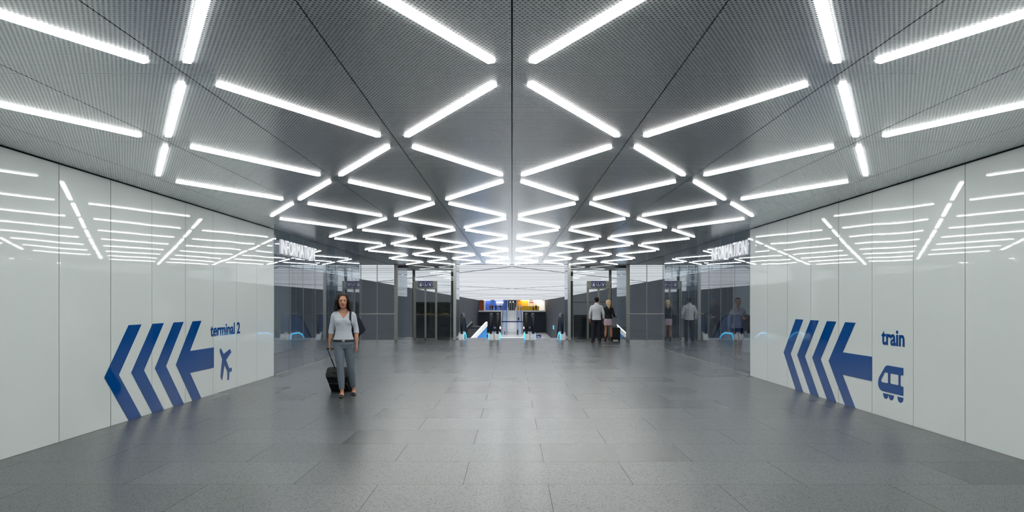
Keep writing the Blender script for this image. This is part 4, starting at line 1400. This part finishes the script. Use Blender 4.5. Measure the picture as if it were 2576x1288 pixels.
# ---- woman with a jacket over her arm, behind the right glass
P = Person('woman in lilac shirt holding a jacket, standing behind the right glass wall', (6.12, 20.9, 0), math.radians(-6))
sR, eR, wR = V(-.146, .012, 1.318), V(-.222, .05, 1.09), V(-.245, -.01, .865)
sL, eL, wL = V(.146, .012, 1.318), V(.215, .045, 1.09), V(.165, -.17, 1.115)
hips = [(V(-.08, 0, .86), V(-.072, -.03, .47), V(-.080, -.02, .125), V(-.085, -.25, 0)), (V(.08, 0, .86), V(.068, .02, .47), V(.040, .05, .125), V(.075, -.16, 0))]
b = MB(); b.loft(P.torso_rings(True, .985))
b.tube([V(0, .018, 1.37), V(0, .012, 1.43), V(0, -.006, 1.51)], [.054, .048, .048], 16, smooth=3)
P.head(b, V(.0, -.012, 1.458), math.radians(6), 0, .222)
for sg in (-1, 1): b.ell((sg * .062, -.062, 1.218), (.062, .046, .06), 16, 10)
for s_, e_, w_ in ((sR, eR, wR), (sL, eL, wL)):
    limb(b, [s_, s_ * .5 + e_ * .5, e_, e_ * .45 + w_ * .55, w_], [.046, .040, .035, .032, .023])
hand(b, wR, V(0, -.05, -1), V(1, .1, 0), 1, .5); hand(b, wL, V(-.55, -.6, .25), V(-.4, .4, -.8), -1, .9)
for h_, k_, a_, t2 in hips:
    limb(b, [h_, h_ * .5 + k_ * .5, k_, k_ * .62 + a_ * .38 + V(0, .012, 0), a_, a_ - V(0, 0, .03)], [.082, .068, .049, .050, .032, .032]); foot(b, a_, t2, .95, .055)
part(P, 'body', b, M['skin'], .0055, 3)
P.face_parts(M['lips'], M['hairdark'])
q = MB(); q.loft(P.torso_rings(True, .985, grow=.014, z0=.84, z1=1.41))
for sg in (-1, 1): q.ell((sg * .062, -.064, 1.218), (.074, .056, .072), 16, 10)
q.ell((0, -.064, 1.215), (.055, .044, .06), 14, 8)
for s_, e_, w_ in ((sR, eR, wR), (sL, eL, wL)):
    limb(q, [s_ + V(-math.copysign(.062, s_.x), 0, .034), s_, s_ * .5 + e_ * .5, e_, e_ * .45 + w_ * .55, e_ * .08 + w_ * .92], [.040, .056, .051, .047, .042, .034])
part(P, 'blouse', q, M['lilac'], .005, 8, lambda c: (c.y < 0.0 and c.z > 1.29 and abs(c.x) < (c.z - 1.29) * .42) or (c.z > 1.395 and abs(c.x) < .06),
     [((0, 0, 1.29), (1, 0, -.42)), ((0, 0, 1.29), (-1, 0, -.42)), ((0, 0, 1.395), (0, 0, 1))])
for sg in (-1, 1):
    q = MB(); q.add([(sg * .012, -.090, 1.325), (sg * .075, -.075, 1.345), (sg * .060, -.02, 1.435), (sg * .042, -.055, 1.42), (sg * .012, -.098, 1.325), (sg * .078, -.083, 1.345), (sg * .066, -.02, 1.44), (sg * .046, -.065, 1.425)], [(0, 1, 2, 3), (7, 6, 5, 4), (0, 4, 5, 1), (1, 5, 6, 2), (2, 6, 7, 3), (3, 7, 4, 0)])
    q.build('collar', M['lilac'], P.root)
q = MB(); q.loft([ringz(.54, .150, .105, .0), ringz(.55, .152, .107, .0), ringz(.70, .172, .120, .008), ringz(.84, .180, .124, .012), ringz(.93, .165, .115, .01)])
part(P, 'skirt', q, M['black'], .008, 2)
for h_, k_, a_, t2 in hips:
    f_ = MB(); foot(f_, a_, t2, 1.05, .055)
    f_.tube([V(a_.x, a_.y + .04, .07), V(a_.x, a_.y + .045, .0)], [.022, .010], 10)
    part(P, 'high_heel_shoe', f_, M['leather'], .005, 2, lambda c, a_=a_: c.z > .088 or (c.z > .055 and c.y < a_.y - .0))
q = MB(); q.ell(P.at(0, .018, .72), (.080, .094, .070), 20, 14); q.ell(P.at(0, .088, .62), (.04, .035, .04), 12, 8)
part(P, 'hair', q, M['hairdark'], .006, 2, lambda c: (P.R.transposed() @ (c - P.hc)).y < -.055 and c.z < P.at(0, 0, .84).z)
# the jacket on her arm
t = empty('folded_jacket', (6.12, 20.9, 0), math.radians(-6), 'dark grey jacket draped over the arm of the woman in lilac', 'jacket')
q = MB()
q.tube([V(.13, -.15, 1.10), V(.20, -.16, 1.16), V(.30, -.10, 1.09), V(.39, -.06, .97)], [(.05, .06), (.07, .08), (.075, .085), (.045, .06)], 12, smooth=4)
q.tube([V(.20, -.14, 1.12), V(.20, -.14, .95), V(.21, -.13, .78)], [(.085, .05), (.085, .045), (.08, .03)], 14, smooth=3, side=(1, 0, 0))
q.tube([V(.29, -.10, 1.08), V(.30, -.10, .90), V(.28, -.10, .72)], [(.08, .05), (.08, .04), (.07, .03)], 14, smooth=3, side=(1, 0, 0))
link('jacket_body', fuse(q, .008, 4), M['charcoal'], t, True)

# ---- bald man at the handrail, behind the right glass
P = Person('bald man in dark clothes holding the handrail, seen through the right glass', (8.26, 31.30, 0), math.radians(-60))
sR, eR, wR = V(-.183, .02, 1.325), V(-.40, .03, 1.10), V(-.56, -.13, 1.075)
sL, eL, wL = V(.183, .02, 1.325), V(.26, -.02, 1.08), V(.14, -.20, .98)
hips = [(V(-.09, 0, .86), V(-.13, -.13, .47), V(-.18, -.10, .085), V(-.2, -.4, 0)), (V(.09, 0, .86), V(.13, .03, .47), V(.19, .20, .09), V(.2, -.05, 0))]
b = MB(); b.loft(P.torso_rings(False, .965))
b.tube([V(0, .02, 1.39), V(0, .010, 1.45), V(0, -.02, 1.52)], [.068, .060, .058], 16, smooth=3)
P.head(b, V(0, -.03, 1.455), math.radians(10), math.radians(10), .228)
for s_, e_, w_ in ((sR, eR, wR), (sL, eL, wL)):
    limb(b, [s_, s_ * .5 + e_ * .5, e_, e_ * .45 + w_ * .55, w_], [.054, .048, .041, .038, .028])
hand(b, wR, V(-.8, -.5, .1), V(0, 0, -1), 1, .7, 1.05); hand(b, wL, V(-.6, -.6, -.3), V(-.3, .8, -.3), -1, .5, 1.05)
for h_, k_, a_, t2 in hips:
    limb(b, [h_, h_ * .5 + k_ * .5, k_, k_ * .6 + a_ * .4, a_, a_ - V(0, 0, .03)], [.088, .074, .056, .054, .038, .036]); foot(b, a_, t2, 1.08)
part(P, 'body', b, M['skin'], .007, 3)
P.face_parts(M['lips'], M['hairdark'])
q = MB(); q.loft(P.torso_rings(False, .965, grow=.016, z0=.88, z1=1.44))
for s_, e_, w_ in ((sR, eR, wR), (sL, eL, wL)):
    limb(q, [s_ + V(-math.copysign(.075, s_.x), 0, .036), s_, s_ * .5 + e_ * .5, e_, e_ * .1 + w_ * .9], [.046, .066, .063, .058, .044])
q.tube([V(0, .018, 1.385), V(0, .010, 1.46)], [.096, .076], 16)
part(P, 'sweater', q, M['darknavy'], .008, 4)
q = MB(); q.loft(P.torso_rings(False, .965, grow=.010, z0=.76, z1=1.0))
for h_, k_, a_, t2 in hips:
    limb(q, [h_, h_ * .5 + k_ * .5, k_, k_ * .5 + a_ * .5, a_ + V(0, 0, -.03)], [.106, .096, .082, .074, .066])
part(P, 'trousers', q, M['black'], .008, 4)
for h_, k_, a_, t2 in hips:
    f_ = MB(); foot(f_, a_, t2, 1.18); part(P, 'shoe', f_, M['leather'], .008, 2, lambda c: c.z > .075)

# ---- small figures far off in the hall
FARG = None
def far_person(px, py, ydep, label, top, legs, hair='hairdark', stride=.06, turn=0.0, group=None, sit=False, skirt=False):
    x = (px - 1288) * ydep / FPX; z = EYE - (py - 760) * ydep / FPX
    P = Person(label, (x, ydep, z), turn)
    if group: P.root['group'] = group
    b = MB(); b.loft(P.torso_rings(False, .97))
    b.tube([V(0, .02, 1.4), V(0, 0, 1.53)], [.065, .055], 10)
    P.head(b, V(0, -.012, 1.475), 0, 0, .225)
    sr = ((V(-.19, .02, 1.37), V(-.25, .03, 1.1), V(-.22, -.12, .92)), (V(.19, .02, 1.37), V(.25, .03, 1.1), V(.24, -.05, .87)))
    lg = ((V(-.09, 0, .86), V(-.1, -stride * .6, .47), V(-.11, -stride, .085), V(-.13, -stride - .2, 0)), (V(.09, 0, .86), V(.1, stride * .4, .47), V(.12, stride, .085), V(.13, stride - .2, 0)))
    for s_, e_, w_ in sr:
        limb(b, [s_, e_, w_], [.052, .042, .03], 8, 2); hand(b, w_, V(0, -.1, -1), V(-math.copysign(1, w_.x), 0, 0), 1, .5, 1, False)
    for h_, k_, a_, t2 in lg:
        limb(b, [h_, k_, a_, a_ - V(0, 0, .03)], [.085, .055, .038, .036], 8, 2); foot(b, a_, t2, 1.05)
    part(P, 'body', b, M['skin'], .018, 2)
    q = MB(); q.loft(P.torso_rings(False, .97, grow=.02, z0=.85, z1=1.44))
    for s_, e_, w_ in sr: limb(q, [s_, e_, e_ * .15 + w_ * .85], [.072, .06, .048], 8, 2)
    part(P, 'top', q, M[top], .02, 2)
    q = MB(); q.loft(P.torso_rings(False, .97, grow=.015, z0=.76, z1=1.0))
    for h_, k_, a_, t2 in lg: limb(q, [h_, k_, a_], [.105, .08, .068], 8, 2)
    part(P, 'trousers', q, M[legs], .02, 2)
    q = MB(); q.ell(P.at(0, .018, .72), (.085, .10, .08), 12, 8)
    part(P, 'hair', q, M[hair], .02, 1, lambda c: (P.R.transposed() @ (c - P.hc)).y < -.06 and c.z < P.at(0, 0, .8).z)
G = 'travellers far off in the hall'
YD = YH + 1.2
far_person(1233.0, 781, YD, 'person in red top standing at the far blue shop', 'red', 'charcoal', group=G, turn=PI)
far_person(1238.5, 781, YD, 'person in black at the far blue shop, next to the one in red', 'black', 'black', group=G, turn=PI * .8)
far_person(1247.2, 781, YD + .3, 'person in dark red top between the tables of the far blue shop', 'wine', 'darknavy', group=G, turn=.3)
far_person(1258.5, 781, YD + 2.6, 'person in navy behind the table under the white lit panel', 'navy', 'navy', group=G)
far_person(1304.0, 781, YD, 'person in pale blue top at the orange shop, nearest the doorway', 'lilac', 'charcoal', group=G, turn=1.2)
far_person(1309.0, 781, YD, 'person in blue at the orange shop, left end of the yellow counter', 'paleblue', 'denim', group=G, turn=-1.2)
far_person(1332.0, 781, YH + 3.8, 'person in white behind the yellow counter', 'shirt', 'charcoal', group=G)
far_person(1341.5, 781, YD, 'person in pale top and dark trousers before the yellow counter', 'knit', 'black', group=G, turn=.6)
far_person(1348.5, 781, YD, 'person in navy at the right end of the yellow counter', 'navy', 'navy', group=G, turn=-.6)
far_person(1269.5, 842.5, 206.0, 'person in pale red top below the far stairway, on its left side', 'pink', 'denim', group=G, turn=.4)
far_person(1302.5, 843.5, 203.5, 'person in dark grey below the far stairway, on its right side', 'charcoal', 'charcoal', group=G, turn=-1.0)

yr = YH - 1 - 11.4 + .36 * 18.5
far_person(1304.5, 760 + (EYE - (ZL + 18.97 * (zf - ZL) / 34)) * FPX / yr, yr, 'person in white shirt standing on the right pale blue escalator far off', 'shirt', 'black', group=G, turn=.5)
# ------------------------------------------------------------------ camera, world, view
w = bpy.data.worlds.new('World'); SC.world = w
w.use_nodes = True
w.node_tree.nodes['Background'].inputs[0].default_value = (0.6, 0.66, 0.72, 1)
w.node_tree.nodes['Background'].inputs[1].default_value = 0.05
cd = bpy.data.cameras.new('Camera')
cam = bpy.data.objects.new('Camera', cd); COL.objects.link(cam)
cam.location = (0, 0, EYE); cam.rotation_euler = (PI / 2, 0, 0)
cd.sensor_width = 36; cd.sensor_fit = 'HORIZONTAL'
cd.lens = 36 * FPX / 2576
cd.shift_y = 116 / 2576
cd.clip_start = 0.05; cd.clip_end = 1000
SC.camera = cam
SC.view_settings.view_transform = 'Standard'
SC.view_settings.look = 'None'
SC.view_settings.gamma = 1
SC.view_settings.use_curve_mapping = False
SC.view_settings.exposure = 0.0
cy = SC.cycles
cy.use_denoising = True
cy.max_bounces = 14; cy.diffuse_bounces = 6; cy.glossy_bounces = 6
cy.transmission_bounces = 8; cy.transparent_max_bounces = 40
cy.sample_clamp_indirect = 10.0
cy.caustics_reflective = True; cy.blur_glossy = 1.0; cy.caustics_refractive = False
